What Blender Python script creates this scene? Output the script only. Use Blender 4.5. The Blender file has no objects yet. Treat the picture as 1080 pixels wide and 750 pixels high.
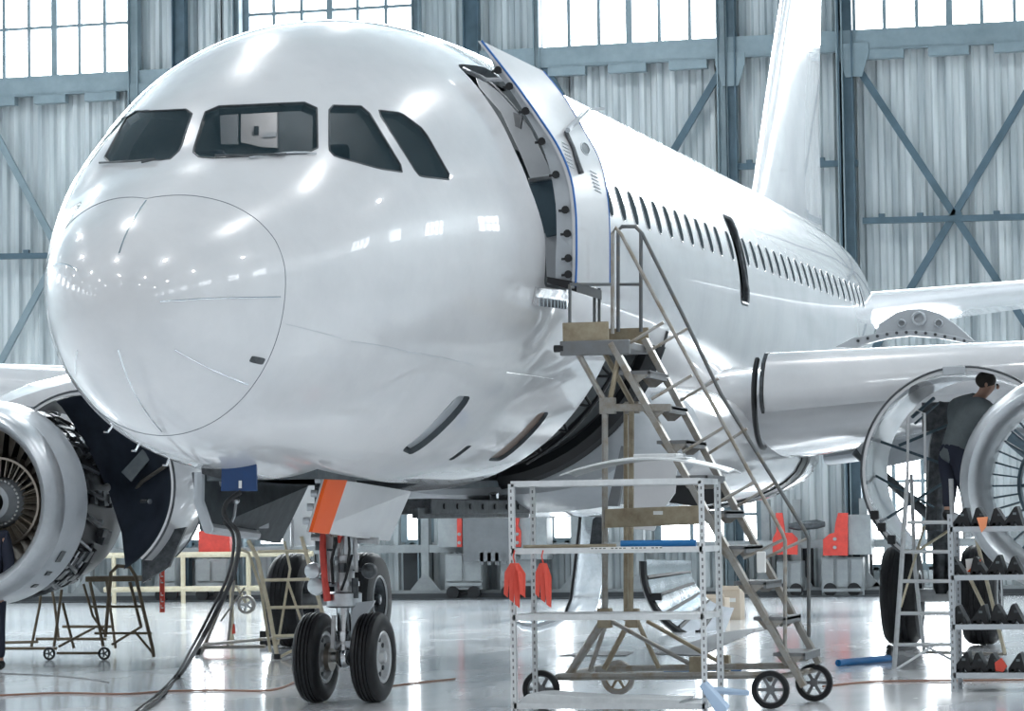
import bpy, bmesh, math, random
from mathutils import Vector, Matrix
from math import pi, sin, cos, radians, sqrt, atan2
random.seed(7)
scn = bpy.context.scene
col = scn.collection
# ------------------------------------------------------------------ camera (metres; X aft along the aircraft, port = -Y, Z up)
FPX = 3113.445
CAM = Vector((-18.8727, -7.7927, 1.4830))
YAW, PITCH, ROLL = 0.256807, 0.0572353, -0.0141549
FW = Vector((cos(YAW)*cos(PITCH), sin(YAW)*cos(PITCH), sin(PITCH)))
R0 = FW.cross(Vector((0,0,1))).normalized(); U0 = R0.cross(FW)
RT = R0*cos(ROLL)+U0*sin(ROLL); UP = U0*cos(ROLL)-R0*sin(ROLL)
cd = bpy.data.cameras.new('camera'); co = bpy.data.objects.new('camera', cd); col.objects.link(co)
cd.sensor_width = 36; cd.lens = FPX/1080*36; cd.clip_end = 400
m4 = Matrix((RT, UP, -FW)).transposed().to_4x4(); m4.translation = CAM
co.matrix_world = m4; scn.camera = co
def ray(px, py): return FW + RT*((px-540)/FPX) + UP*((375-py)/FPX)
def PX(px, py, X): v = ray(px,py); return CAM + v*((X-CAM.x)/v.x)
def PY(px, py, Y): v = ray(px,py); return CAM + v*((Y-CAM.y)/v.y)
def G(px, py, z=0.0): v = ray(px,py); return CAM + v*((z-CAM.z)/v.z)
def V(*a): return Vector(a)

# ------------------------------------------------------------------ materials
M = {}
def mat(name, c, rough=.5, metal=0, coat=0, bump=None, var=None, emit=None, alpha=None, bump_scale=8, spec=None):
    m = bpy.data.materials.new(name); m.use_nodes = True
    nt = m.node_tree; b = nt.nodes['Principled BSDF']
    b.inputs['Base Color'].default_value = (*c, 1); b.inputs['Roughness'].default_value = rough
    b.inputs['Metallic'].default_value = metal
    if coat: b.inputs['Coat Weight'].default_value = coat; b.inputs['Coat Roughness'].default_value = .035
    if spec is not None: b.inputs['Specular IOR Level'].default_value = spec
    tc = nt.nodes.new('ShaderNodeTexCoord')
    if var:
        sc, c2, lo, hi, stretch = (list(var)+[None]*5)[:5]
        lo = .35 if lo is None else lo; hi = .7 if hi is None else hi
        n = nt.nodes.new('ShaderNodeTexNoise'); n.inputs['Scale'].default_value = sc; n.inputs['Detail'].default_value = 7
        n.inputs['Roughness'].default_value = .65
        mp = nt.nodes.new('ShaderNodeMapping')
        if stretch: mp.inputs['Scale'].default_value = stretch
        nt.links.new(tc.outputs['Object'], mp.inputs[0]); nt.links.new(mp.outputs[0], n.inputs['Vector'])
        r = nt.nodes.new('ShaderNodeValToRGB'); r.color_ramp.elements[0].position = lo; r.color_ramp.elements[1].position = hi
        r.color_ramp.elements[0].color = (*c,1); r.color_ramp.elements[1].color = (*c2,1)
        nt.links.new(n.outputs['Fac'], r.inputs[0]); nt.links.new(r.outputs[0], b.inputs['Base Color'])
    if bump:
        n = nt.nodes.new('ShaderNodeTexNoise'); n.inputs['Scale'].default_value = bump_scale; n.inputs['Detail'].default_value = 3
        nt.links.new(tc.outputs['Object'], n.inputs['Vector'])
        bp = nt.nodes.new('ShaderNodeBump'); bp.inputs['Strength'].default_value = bump; bp.inputs['Distance'].default_value = .05
        nt.links.new(n.outputs['Fac'], bp.inputs['Height']); nt.links.new(bp.outputs[0], b.inputs['Normal'])
    if emit:
        b.inputs['Emission Color'].default_value = (*emit[0],1); b.inputs['Emission Strength'].default_value = emit[1]
    if alpha is not None: b.inputs['Alpha'].default_value = alpha
    M[name] = m; return m
mat('white_paint', (.65,.655,.67), .24, 0, .9, var=(1.1,(.56,.57,.59),.42,.75), bump=.05, bump_scale=1.3)
mat('grey_paint', (.48,.51,.54), .38, 0, .2, var=(3,(.40,.43,.46)))
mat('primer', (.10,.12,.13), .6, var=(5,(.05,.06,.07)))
mat('bare_metal', (.80,.82,.84), .16, 1, var=(4,(.66,.69,.72)), bump=.10, bump_scale=5)
mat('steel', (.62,.64,.66), .3, 1, var=(9,(.45,.46,.48)))
mat('gear_grey', (.55,.56,.57), .32, .35, var=(14,(.38,.38,.38),.5,.8))
mat('dark_metal', (.05,.055,.06), .4, .6, var=(12,(.12,.13,.14)))
mat('black', (.008,.009,.011), .4)
mat('void_grey', (.045,.05,.055), .7)
mat('rubber', (.008,.0085,.010), .5, var=(20,(.018,.018,.020)), spec=.35)
mat('seam', (.16,.18,.2), .6)
mat('brown', (.19,.135,.105), .45, var=(3,(.12,.08,.06)))
mat('rail_dark', (.13,.14,.145), .45, .3, var=(9,(.2,.17,.13),.5,.75))
mat('red_orange', (.86,.12,.015), .5, spec=.3)
mat('red', (.70,.07,.05), .5, var=(6,(.5,.05,.04)))
mat('bright_red', (.72,.09,.06), .6)
mat('blue', (.01,.05,.16), .35, 0, .3)
mat('blue_trim', (.02,.13,.42), .4)
mat('blue_tube', (.01,.16,.42), .4)
mat('blade', (.34,.30,.25), .28, .75, var=(8,(.48,.43,.37)))
mat('bronze', (.42,.38,.33), .3, .9)
mat('inlet', (.45,.47,.49), .34, .75, var=(2.5,(.58,.60,.62)))
mat('glass_dark', (.012,.028,.036), .03, 0, alpha=.50, spec=.6)
mat('cabin_glass', (.06,.075,.085), .9, spec=0.0)
mat('shelf_white', (.72,.74,.75), .42, .1, var=(10,(.6,.62,.63)))
mat('tan_paint', (.36,.31,.22), .5, .1, var=(7,(.22,.17,.11),.4,.7))
mat('stand_grey', (.33,.32,.30), .42, .4, var=(9,(.22,.17,.11),.45,.75))
mat('step_grey', (.20,.21,.22), .5, .4, var=(14,(.18,.18,.18)))
mat('cream_paint', (.62,.56,.42), .5, var=(9,(.45,.37,.24),.45,.75))
mat('yellow_rail', (.72,.66,.50), .5, var=(7,(.6,.52,.36)))
mat('brown_stand', (.16,.125,.08), .5, .3, var=(7,(.09,.07,.05)))
mat('cardboard', (.66,.56,.45), .8, var=(5,(.58,.48,.38)))
mat('paper', (.78,.78,.76), .8)
mat('cloth_dark', (.02,.025,.045), .85)
mat('cloth_grey', (.16,.19,.20), .85, var=(6,(.12,.14,.15)))
mat('skin', (.45,.27,.20), .6)
mat('hair', (.03,.025,.02), .7)
mat('orange', (.85,.30,.14), .6)
mat('wall_frame', (.22,.28,.31), .5, var=(1.5,(.15,.20,.225)))
mat('wall_frame_dark', (.045,.08,.10), .5, var=(1.5,(.08,.13,.17)))
mat('cabinet_grey', (.33,.355,.365), .5, var=(2.5,(.22,.24,.25)))
mat('shield', (.17,.18,.19), .6, var=(3,(.13,.14,.15)))
mat('window_glow', (.9,.95,1), .3, emit=((.93,.97,1.0), 8))
mat('lamp_glow', (1,1,1), .3, emit=((.95,.98,1.0), 14))
mat('lens', (.7,.75,.78), .08, .3, coat=.5)
mat('placard_blue', (.03,.12,.35), .5)

def wall_mat():
    m = bpy.data.materials.new('corrugated'); m.use_nodes=True; nt=m.node_tree; b=nt.nodes['Principled BSDF']
    b.inputs['Roughness'].default_value=.42; b.inputs['Metallic'].default_value=.25
    tc=nt.nodes.new('ShaderNodeTexCoord'); 
    def noise(scale, vec):
        mp=nt.nodes.new('ShaderNodeMapping'); mp.inputs['Scale'].default_value=vec
        n=nt.nodes.new('ShaderNodeTexNoise'); n.inputs['Scale'].default_value=scale; n.inputs['Detail'].default_value=6
        nt.links.new(tc.outputs['Object'],mp.inputs[0]); nt.links.new(mp.outputs[0],n.inputs['Vector']); return n
    n1=noise(3,(1,1.5,.10)); n2=noise(.35,(1,1,.6))
    a=nt.nodes.new('ShaderNodeMath'); a.operation='MULTIPLY_ADD'; a.inputs[1].default_value=.65
    nt.links.new(n1.outputs['Fac'],a.inputs[0])
    c=nt.nodes.new('ShaderNodeMath'); c.operation='MULTIPLY'; c.inputs[1].default_value=.35
    nt.links.new(n2.outputs['Fac'],c.inputs[0]); nt.links.new(c.outputs[0],a.inputs[2])
    r=nt.nodes.new('ShaderNodeValToRGB'); e=r.color_ramp.elements
    e[0].position=.36; e[0].color=(.31,.355,.375,1); e[1].position=.62; e[1].color=(.66,.70,.71,1)
    nt.links.new(a.outputs[0],r.inputs[0]); nt.links.new(r.outputs[0],b.inputs['Base Color'])
    M['corrugated']=m
wall_mat()
def floor_mat():
    m = bpy.data.materials.new('epoxy_floor'); m.use_nodes=True; nt=m.node_tree; b=nt.nodes['Principled BSDF']
    tc=nt.nodes.new('ShaderNodeTexCoord')
    def noise(scale, vec, d=6):
        mp=nt.nodes.new('ShaderNodeMapping'); mp.inputs['Scale'].default_value=vec
        n=nt.nodes.new('ShaderNodeTexNoise'); n.inputs['Scale'].default_value=scale; n.inputs['Detail'].default_value=d
        nt.links.new(tc.outputs['Object'],mp.inputs[0]); nt.links.new(mp.outputs[0],n.inputs['Vector']); return n
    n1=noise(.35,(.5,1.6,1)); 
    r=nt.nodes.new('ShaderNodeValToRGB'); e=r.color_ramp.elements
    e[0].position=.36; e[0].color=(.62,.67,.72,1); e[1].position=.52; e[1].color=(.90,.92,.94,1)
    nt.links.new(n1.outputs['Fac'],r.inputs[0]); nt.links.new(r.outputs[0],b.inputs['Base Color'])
    n2=noise(.9,(.6,1.5,1)); r2=nt.nodes.new('ShaderNodeMapRange'); r2.inputs['To Min'].default_value=.12; r2.inputs['To Max'].default_value=.34
    nt.links.new(n2.outputs['Fac'],r2.inputs[0]); nt.links.new(r2.outputs[0],b.inputs['Roughness'])
    n3=noise(2.2,(1,1,1),2); bp=nt.nodes.new('ShaderNodeBump'); bp.inputs['Strength'].default_value=.06; bp.inputs['Distance'].default_value=.02
    nt.links.new(n3.outputs['Fac'],bp.inputs['Height']); nt.links.new(bp.outputs[0],b.inputs['Normal'])
    b.inputs['Coat Weight'].default_value=.7; b.inputs['Coat Roughness'].default_value=.10
    b.inputs['Specular IOR Level'].default_value=.7
    M['epoxy_floor']=m
floor_mat()

# ------------------------------------------------------------------ object helpers
WL = {}
def tag(o, label=None, cat=None, group=None, kind=None):
    if label: o['label']=label
    if cat: o['category']=cat
    if group: o['group']=group
    if kind: o['kind']=kind
    return o
def thing(name, loc, label, cat, group=None):
    o=bpy.data.objects.new(name,None); col.objects.link(o); o.location=loc; o.empty_display_size=.2
    WL[o]=Vector(loc); return tag(o,label,cat,group)
class MB:
    def __init__(s): s.v=[]; s.f=[]; s.mi=[]; s.cut=[]
    def add(s, vs, fs, mi=0):
        k=len(s.v); s.cut.append((k,len(s.f))); s.v+= [Vector(v) for v in vs]; s.f+=[tuple(i+k for i in f) for f in fs]; s.mi+=[mi]*len(fs); return s
    def box(s, c, size, rot=None, mi=0):
        c=Vector(c); h=Vector(size)/2; vs=[]
        for x in(-1,1):
            for y in(-1,1):
                for z in(-1,1):
                    p=Vector((x*h.x,y*h.y,z*h.z)); vs.append(c+(rot@p if rot else p))
        return s.add(vs,[(0,1,3,2),(4,6,7,5),(0,4,5,1),(2,3,7,6),(0,2,6,4),(1,5,7,3)],mi)
    def bar(s, a, b, w, h=None, up=(0,0,1), mi=0):
        a=Vector(a); b=Vector(b); d=b-a; L=d.length; d.normalize(); up=Vector(up)
        if abs(d.dot(up))>.98: up=Vector((1,0,0))
        x=d.cross(up).normalized(); z=x.cross(d); R=Matrix((x,d,z)).transposed()
        return s.box((a+b)/2,(w,L,h or w),R,mi)
    def tube(s, pts, r, n=8, cap=True, mi=0):
        pts=[Vector(p) for p in pts]; rr=r if isinstance(r,(list,tuple)) else [r]*len(pts)
        rings=[]; prev=None
        for i,p in enumerate(pts):
            d=(pts[min(i+1,len(pts)-1)]-pts[max(i-1,0)]).normalized()
            if prev is None:
                u=Vector((0,0,1)) if abs(d.z)<.9 else Vector((1,0,0)); x=d.cross(u).normalized()
            else: x=(prev-d*prev.dot(d)).normalized()
            prev=x; y=d.cross(x)
            rings.append([p+(x*cos(2*pi*k/n)+y*sin(2*pi*k/n))*rr[i] for k in range(n)])
        vs=[q for R in rings for q in R]; fs=[]
        for i in range(len(rings)-1):
            for k in range(n): fs.append((i*n+k,i*n+(k+1)%n,(i+1)*n+(k+1)%n,(i+1)*n+k))
        if cap: fs.append(tuple(range(n-1,-1,-1))); fs.append(tuple((len(rings)-1)*n+k for k in range(n)))
        return s.add(vs,fs,mi)
    def lathe(s, prof, c=(0,0,0), ax='X', n=48, a0=0, a1=2*pi, mi=0, closed=False):
        # prof: (along, radius); revolves about an axis through c
        full = abs(a1-a0-2*pi)<1e-6; m=n if full else n+1; vs=[]; c=Vector(c)
        for (t,r) in prof:
            for k in range(m):
                a=a0+(a1-a0)*k/n; u,w=r*cos(a),r*sin(a)
                vs.append(c+(Vector((t,u,w)) if ax=='X' else Vector((u,t,w)) if ax=='Y' else Vector((u,w,t))))
        fs=[]; P=len(prof)
        for i in range(P if closed else P-1):
            j=(i+1)%P
            for k in range(n):
                k2=(k+1)%m; fs.append((i*m+k,i*m+k2,j*m+k2,j*m+k))
        if closed and not full:
            fs.append(tuple(i*m for i in range(P))); fs.append(tuple(i*m+n for i in range(P-1,-1,-1)))
        return s.add(vs,fs,mi)
    def prism(s, poly, d, mi=0):
        n=len(poly); d=Vector(d); vs=[Vector(p) for p in poly]+[Vector(p)+d for p in poly]
        fs=[tuple(range(n-1,-1,-1)),tuple(range(n,2*n))]+[(i,(i+1)%n,(i+1)%n+n,i+n) for i in range(n)]
        return s.add(vs,fs,mi)
    def loft(s, secs, cap=True, closed=True, mi=0):
        n=len(secs[0]); vs=[Vector(p) for q in secs for p in q]; fs=[]
        for i in range(len(secs)-1):
            for k in range(n if closed else n-1): fs.append((i*n+k,i*n+(k+1)%n,(i+1)*n+(k+1)%n,(i+1)*n+k))
        if cap and closed: fs.append(tuple(range(n-1,-1,-1))); fs.append(tuple((len(secs)-1)*n+k for k in range(n)))
        return s.add(vs,fs,mi)
    def sphere(s, c, r, n=16, m=10, sc=(1,1,1), mi=0):
        c=Vector(c); vs=[c+Vector((0,0,r*sc[2]))]
        for i in range(1,m):
            for k in range(n):
                t=pi*i/m;a=2*pi*k/n; vs.append(c+Vector((r*sin(t)*cos(a)*sc[0],r*sin(t)*sin(a)*sc[1],r*cos(t)*sc[2])))
        vs.append(c-Vector((0,0,r*sc[2]))); fs=[(0,1+k,1+(k+1)%n) for k in range(n)]
        for i in range(m-2):
            for k in range(n): a=1+i*n+k; b=1+i*n+(k+1)%n; fs.append((a,a+n,b+n,b))
        L=len(vs)-1; fs+=[(L,1+(m-2)*n+(k+1)%n,1+(m-2)*n+k) for k in range(n)]
        return s.add(vs,fs,mi)
    def build(s, name, mats, parent=None, smooth=35, bevel=0, origin=None, fixn=True):
        me=bpy.data.meshes.new(name)
        mn=Vector([min(v[i] for v in s.v) for i in range(3)]); mx=Vector([max(v[i] for v in s.v) for i in range(3)])
        o0=Vector(origin) if origin is not None else Vector(((mn.x+mx.x)/2,(mn.y+mx.y)/2,mn.z))
        me.from_pydata([v-o0 for v in s.v],[],s.f)
        if isinstance(mats,str): mats=[mats]
        for m in mats: me.materials.append(M[m])
        for p,i in zip(me.polygons,s.mi): p.material_index=i
        if fixn:
            bm=bmesh.new(); bm.from_mesh(me); bmesh.ops.recalc_face_normals(bm,faces=bm.faces); bm.to_mesh(me); bm.free()
        if smooth:
            for p in me.polygons: p.use_smooth=True
            me.set_sharp_from_angle(angle=radians(smooth))
        o=bpy.data.objects.new(name,me); col.objects.link(o); WL[o]=o0
        if parent is not None: o.parent=parent; o.location=o0-WL[parent]
        else: o.location=o0
        if bevel:
            b=o.modifiers.new('bevel','BEVEL'); b.width=bevel; b.segments=2; b.limit_method='ANGLE'; b.angle_limit=radians(40)
        return o
def _each(s, name, mats, parent=None, **kw):
    # every added shape becomes an object of its own
    out=[]; C=s.cut+[(len(s.v),len(s.f))]
    for (v0,f0),(v1,f1) in zip(C[:-1],C[1:]):
        q=MB(); q.v=s.v[v0:v1]; q.f=[tuple(i-v0 for i in f) for f in s.f[f0:f1]]; q.mi=s.mi[f0:f1]
        out.append(q.build(name,mats,parent,**kw))
    return out
MB.each=_each
def kids(o): return [c for c in bpy.data.objects if c.parent==o]
def copy_tree(o, parent=None):
    ks=kids(o); c=o.copy(); col.objects.link(c)
    if parent is not None: c.parent=parent
    for ch in ks: copy_tree(ch,c)
    return c
def struct(o): o['kind']='structure'; return o
# ------------------------------------------------------------------ hangar shell
XW=39.0; YL,YR=34.0,-24.0; HZ=17.0; XF=-34.0
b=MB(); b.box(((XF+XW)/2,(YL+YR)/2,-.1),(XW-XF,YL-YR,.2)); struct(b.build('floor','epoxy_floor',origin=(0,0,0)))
b=MB(); b.box(((XF+XW)/2,(YL+YR)/2,HZ+.1),(XW-XF,YL-YR,.2)); ceil_=struct(b.build('ceiling','wall_frame'))
wy=lambda px,py=300: PX(px,py,XW).y
def corr(name, y0, y1, z0, z1, X=XW, depth=.07, pitch=.27):
    # corrugated sheet, profile along Y
    b=MB(); prof=[]; y=y0; s=1 if y1>y0 else -1
    while (y1-y)*s>0:
        for dy,dx in ((0,0),(pitch*.35,0),(pitch*.5,depth),(pitch*.85,depth)): prof.append((y+dy*s,X-dx))
        y+=pitch*s
    prof.append((y,X))
    n=len(prof); vs=[(x,y,z0) for y,x in prof]+[(x,y,z1) for y,x in prof]
    b.add(vs,[(i,i+1,n+i+1,n+i) for i in range(n-1)])
    return b.build(name,'corrugated',smooth=0,origin=(X,y0,z0),fixn=False)
b=MB()
ZB=10.85
def sheet(b,y0,y1,z0,z1,pitch=.27,depth=.07,X=XW+.02):
    prof=[]; y=y0
    while y<y1-1e-6:
        for dy,dx in ((0,0),(pitch*.35,0),(pitch*.5,depth),(pitch*.85,depth)): prof.append((min(y+dy,y1),X-dx))
        y+=pitch
    prof.append((y1,X)); n=len(prof)
    b.add([(x,y,z0) for y,x in prof]+[(x,y,z1) for y,x in prof],[(i+1,i,n+i,n+i+1) for i in range(n-1)])
# window bays on the wall (photo edges)
bays=[(-20,140),(263,441),(573,765),(905,1112)]
bayY=[(wy(b_),wy(a_)) for a_,b_ in bays]        # (lower y, higher y)
bayY=[(a-.0,b_) for a,b_ in bayY]
# extra bays outside the view so the wall keeps its rhythm
full=[(bayY[3][0]-9,bayY[3][0]-5.2)]+bayY[::-1]+[(bayY[0][1]+2.4,bayY[0][1]+5.8),(bayY[0][1]+8.2,bayY[0][1]+11.6)]
full=[(max(a,YR),c) for a,c in full]
# low windows: (y range, z range)
def wz(px,py): return PX(px,py,XW).z
low=[(wy(452),wy(424),1.15,2.6),(wy(604),wy(578),1.15,2.6),(wy(797),wy(690),.95,2.3),(wy(1030),wy(908),.55,3.9),(wy(330),wy(270),1.1,2.5),(wy(236),wy(190),1.2,2.6)]
cuts=[(a,c,ZB+.25,14.6) for a,c in full]+low
ys=sorted(set([YR,YL]+[v for c in cuts for v in c[:2]]))
for y0,y1 in zip(ys[:-1],ys[1:]):
    zs=[(0,HZ)]
    for a,c,z0,z1 in cuts:
        if a<=y0+1e-6 and c>=y1-1e-6:
            nz=[]
            for p,q in zs:
                if z0>p: nz.append((p,min(q,z0)))
                if z1<q: nz.append((max(p,z1),q))
            zs=nz
    for p,q in zs:
        if q-p>.02: sheet(b,y0,y1,p,q)
struct(b.build('wall_back','corrugated',smooth=0,origin=(XW,0,0),fixn=False))
def plain_wall(name, y, zc):
    # side wall with a row of high windows
    b=MB(); b.box(((XF+XW)/2,y,(zc-1.3)/2),(XW-XF,.2,zc-1.3)); b.box(((XF+XW)/2,y,(zc+1.3+HZ)/2),(XW-XF,.2,HZ-zc-1.3))
    x=XF
    while x<XW: b.box((x+1.8,y,zc),(3.6,.2,2.6)); x+=6.2
    return struct(b.build(name,'corrugated',smooth=0))
plain_wall('wall_left',YL,12.3); plain_wall('wall_right',YR,9.6)
wn=0
def window(name, y0, y1, z0, z1, X, npan, hbars, thick=(), axis='Y', glow='window_glow', fr='wall_frame'):
    global wn; wn+=1
    o=thing('window_%d'%wn,(X,(y0+y1)/2,z0),None,None); o['kind']='structure'; del_=None
    b=MB(); w=(y1-y0)
    b.box((X+.05,(y0+y1)/2,(z0+z1)/2),(.02,w,z1-z0)); b.build('pane',glow,o,smooth=0)
    b=MB()
    for k in range(npan+1):
        t=.13 if (k in thick or k in(0,npan)) else .07
        b.box((X,y0+w*k/npan,(z0+z1)/2),(.12,t,z1-z0))
    for z in [z0,z1]+list(hbars): b.box((X,(y0+y1)/2,z),(.10,w,.06 if z not in(z0,z1) else .12))
    b.build('frame',fr,o,smooth=0)
    return o
for i,(a,c) in enumerate(full): window('w',a,c,ZB+.25,14.6,XW,6,(ZB+1.35,ZB+2.75),thick=(3,))
for i,(a,c,z0,z1) in enumerate(low):
    window('w',a,c,z0,z1,XW,max(1,round((c-a)/.62)),((z0+z1)/2,))
# side-wall window bands
def side_band(y,zc):
    global wn
    x=XF
    while x<XW-6:
        wn+=1; o=thing('window_%d'%wn,(x+4.9,y,zc-1.3),None,None); o['kind']='structure'
        b=MB(); b.box((x+4.9,y,zc),(2.6,.02,2.6)); b.build('pane','window_glow',o,smooth=0)
        b=MB(); e=-.06 if y>0 else .06
        for k in range(5): b.box((x+3.6+2.6*k/4,y+e,zc),(.16,.08,2.6))
        for z in (zc-1.3,zc,zc+1.3): b.box((x+4.9,y+e,z),(2.6,.08,.12))
        b.build('frame','wall_frame',o,smooth=0)
        x+=6.2
side_band(YL,12.3); side_band(YR,9.6)
# steel frame of the back wall
tn=0
def trim(b, m='wall_frame', **k):
    global tn; tn+=1
    return struct(b.build('trim_%d'%tn,m,smooth=0,**k))
b=MB(); b.box((XW-.18,(YL+YR)/2,ZB+.07),(.3,YL-YR,.40)); b.box((XW-.3,(YL+YR)/2,ZB-.12),(.06,YL-YR,.05)); trim(b)
# small awning cassettes hanging under the beam
for a,c in full:
    w=(c-a)/3
    b=MB()
    for k in range(3): b.box((XW-.22,a+w*(k+.5),ZB-.22),(.2,w*.62,.2))
    trim(b,'wall_frame')
def colm(y, dark=False, w=.26, z0=0, z1=HZ, dx=.3):
    b=MB(); X=XW-dx
    b.box((X,y-w/2,(z0+z1)/2),(.22,.025,z1-z0)); b.box((X,y+w/2,(z0+z1)/2),(.22,.025,z1-z0)); b.box((X,y,(z0+z1)/2),(.03,w,z1-z0))
    return trim(b,'wall_frame_dark' if dark else 'wall_frame')
for px,dk,w in ((149,False,.2),(197,True,.26),(258,False,.12),(447,False,.14),(505,True,.30),(574,False,.10),(769,False,.18),(778,True,.18),(899,True,.26),(893,False,.1)):
    colm(wy(px),dk,w)
for a,c in (full[0],full[5],full[6]): colm(a-.1); colm(c+.1,True)
# gussets, mid rails, X braces
def wp(px,py,dx=.25): return PX(px,py,XW-dx)
b=MB()
for px,py in ((150,94),(770,62),(900,52)):
    p=wp(px,py,.33)
    b.prism([p+V(0,-.30,-.12),p+V(0,-.16,-.55),p+V(0,.16,-.55),p+V(0,.30,-.12),p+V(0,.30,.12),p+V(0,-.30,.12)],(-.03,0,0))
trim(b)
def strut(b,p,q,w=.14): b.bar(p,q,.08,w,up=(1,0,0)) if False else b.bar(p,q,w,.08,up=(1,0,0))
for (A,B_) in (((905,72),(1110,385)),((1112,48),(905,398)),((-22,108),(145,420)),((145,110),(-22,425)),((574,70),(768,395)),((765,66),(574,392))):
    b=MB(); strut(b,wp(*A),wp(*B_)); trim(b,'wall_frame_dark' if A[0]>500 else 'wall_frame')
for (x0,y0,x1,y1) in ((910,233,1112,228),(-22,271,145,268),(778,176,905,172),(574,231,765,226)):
    b=MB(); b.bar(wp(x0,y0),wp(x1,y1),.12,.12); 
    for k in range(5):
        t=(k+.5)/5; p=wp(x0+(x1-x0)*t,y0+(y1-y0)*t); b.box(p+V(0,0,.09),(.1,.12,.08))
    trim(b,'wall_frame_dark')
# lower frame: rail above the dado, base rail, posts with gussets
b=MB(); z=1.02
b.box((XW-.28,(YL+YR)/2,z),(.3,YL-YR,.16)); b.box((XW-.32,(YL+YR)/2,.09),(.4,YL-YR,.18)); trim(b,'cabinet_grey')
for px in (455,612,680,812,845,915,940,100,180,310):
    y=wy(px,600); b=MB(); b.box((XW-.34,y,.95),(.22,.16,1.9))
    p=V(XW-.46,y,.18)
    b.prism([p,p+V(0,-.32,0),p+V(0,0,.38)],(.05,0,0)); b.prism([p,p+V(0,.32,0),p+V(0,0,.38)],(.05,0,0))
    trim(b,'cabinet_grey')
# floor rail in front of the back wall
b=MB()
for dx in (.85,1.15): b.box((XW-dx,(YL+YR)/2,.015),(.07,YL-YR,.03))
trim(b,'dark_metal')
b=MB(); b.box((XW-.62,(YL+YR)/2,.06),(.12,YL-YR,.12)); trim(b,'void_grey')
# flat panels coloured dark to stand in for shaded gaps behind the lower frame
for px0,px1 in ((424,455),(497,512),(840,853),(905,915)):
    b=MB(); b.box((XW-.12,(wy(px0)+wy(px1))/2,.55),(.06,abs(wy(px0)-wy(px1)),.8)); trim(b,'void_grey')
# ceiling lamps (real fittings, above the frame)
for ix in range(7):
    for iy in range(5):
        x=-24+ix*9.5; y=-18+iy*11.5
        b=MB(); b.lathe([(1.3,.03),(.45,.12),(.35,.14),(.0,.42),(-.02,.42),(.0,.40),(.33,.12)],(x,y,15.2),'Z',20); b.tube([(x,y,16.4),(x,y,17)],.01,6); o=b.build('high_bay_lamp','grey_paint',ceil_)
        b=MB(); b.lathe([(.02,0.001),(.02,.38)],(x,y,15.2),'Z',20); b.build('lens','lamp_glow',o)
# door buffers and bogie cabinets along the back wall
def PW(px,py,dx=.6): return PX(px,py,XW-dx)
def rect(b,x0,y0,x1,y1,dx,d,mi=0):
    p=PW(x0,y0,dx); q=PW(x1,y1,dx); b.box(((p.x+d/2),(p.y+q.y)/2,(p.z+q.z)/2),(d,abs(p.y-q.y),abs(p.z-q.z)),None,mi)
def buffer(x0,x1,y0,y1,redpts,label):
    p=PW((x0+x1)/2,y1,.9); o=thing('door_buffer',p,label,'door buffer','red and grey buffers along the back wall')
    b=MB(); rect(b,x0,y0,x1,y1,.9,.5); b.build('housing','cabinet_grey',o,smooth=0,bevel=.01)
    b=MB(); b.prism([PW(x,y,.98) for x,y in redpts],(.06,0,0)); f=b.build('stop_plate','red',o,smooth=0)
    cx=sum(x for x,y in redpts)/len(redpts); cy=sum(y for x,y in redpts)/len(redpts)+6
    for k in (0,9): b=MB(); q=PW(cx,cy+k,.99); b.lathe([(-.03,.001),(-.03,.035),(.02,.035)],q,'X',10); b.build('bolt','cabinet_grey',f)
buffer(461,484,539,577,[(482,538),(487,538),(487,577),(482,577)],'pale grey buffer box with a narrow red edge under the fuselage')
buffer(548,577,542,590,[(540,538),(549,538),(546,555),(549,560),(549,577),(540,577)],'grey buffer box with red left edge behind the near shelf rack')
buffer(796,818,571,585,[(818,541),(825,541),(828,562),(835,562),(841,568),(841,585),(815,585),(815,568),(819,560)],'left one of two stepped red buffers behind the stair foot')
buffer(894,919,543,585,[(894,541),(884,541),(881,552),(880,562),(875,563),(868,569),(868,586),(894,586)],'stepped red buffer on a pale box beside the port wheel')
# spindle between the stepped buffers
o=MB().tube([PW(832,555,.9),PW(842,555,.9),PW(862,553,.9),PW(870,553,.9)],[.05,.09,.09,.05],12).build('buffer_spindle','dark_metal'); tag(o,'dark round spindle joining the two stepped red buffers','spindle')
o=MB(); rect(o,488,535,541,592,1.05,.04); 
for k in range(4): rect(o,506+k*8,583,510+k*8,596,1.05,.04)
o=o.build('hanging_shield','shield',smooth=0); tag(o,'mid grey flat shield plate between two red-edged boxes','plate')
def cabinet(x0,x1,y0,y1,label,doors=2):
    p=PW((x0+x1)/2,y1,.8); o=thing('bogie_cabinet',V(p.x,p.y,0),label,'cabinet','bogie cabinets along the back wall')
    b=MB(); rect(b,x0,y0,x1,y1,.8,.45); b.build('body','cabinet_grey',o,smooth=0,bevel=.01)
    w=(x1-x0)/doors
    for k in range(doors):
        b=MB(); rect(b,x0+w*k+1.5,y0+2,x0+w*(k+1)-1.5,y1-9,.84,.03); b.build('door','cabinet_grey',o,smooth=0,bevel=.004)
    b=MB(); rect(b,x0+1,y1-7,x1-1,y1-4,.86,.05); b.build('bumper','cabinet_grey',o,smooth=0)
    for t in (.22,.78):
        q=PW(x0+(x1-x0)*t,626,.8); b=MB(); b.lathe([(-.05,.001),(-.05,.13),(.03,.13),(.03,.001)],V(q.x,q.y,.14),'X',16); b.build('wheel','black',o)
cabinet(469,509,584,622,'grey double-door bogie cabinet behind the nose wheels')
cabinet(527,566,587,622,'grey bogie cabinet seen through the near rack')
cabinet(819,846,592,628,'narrow grey bogie cabinet left of the blue-lit column')
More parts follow.
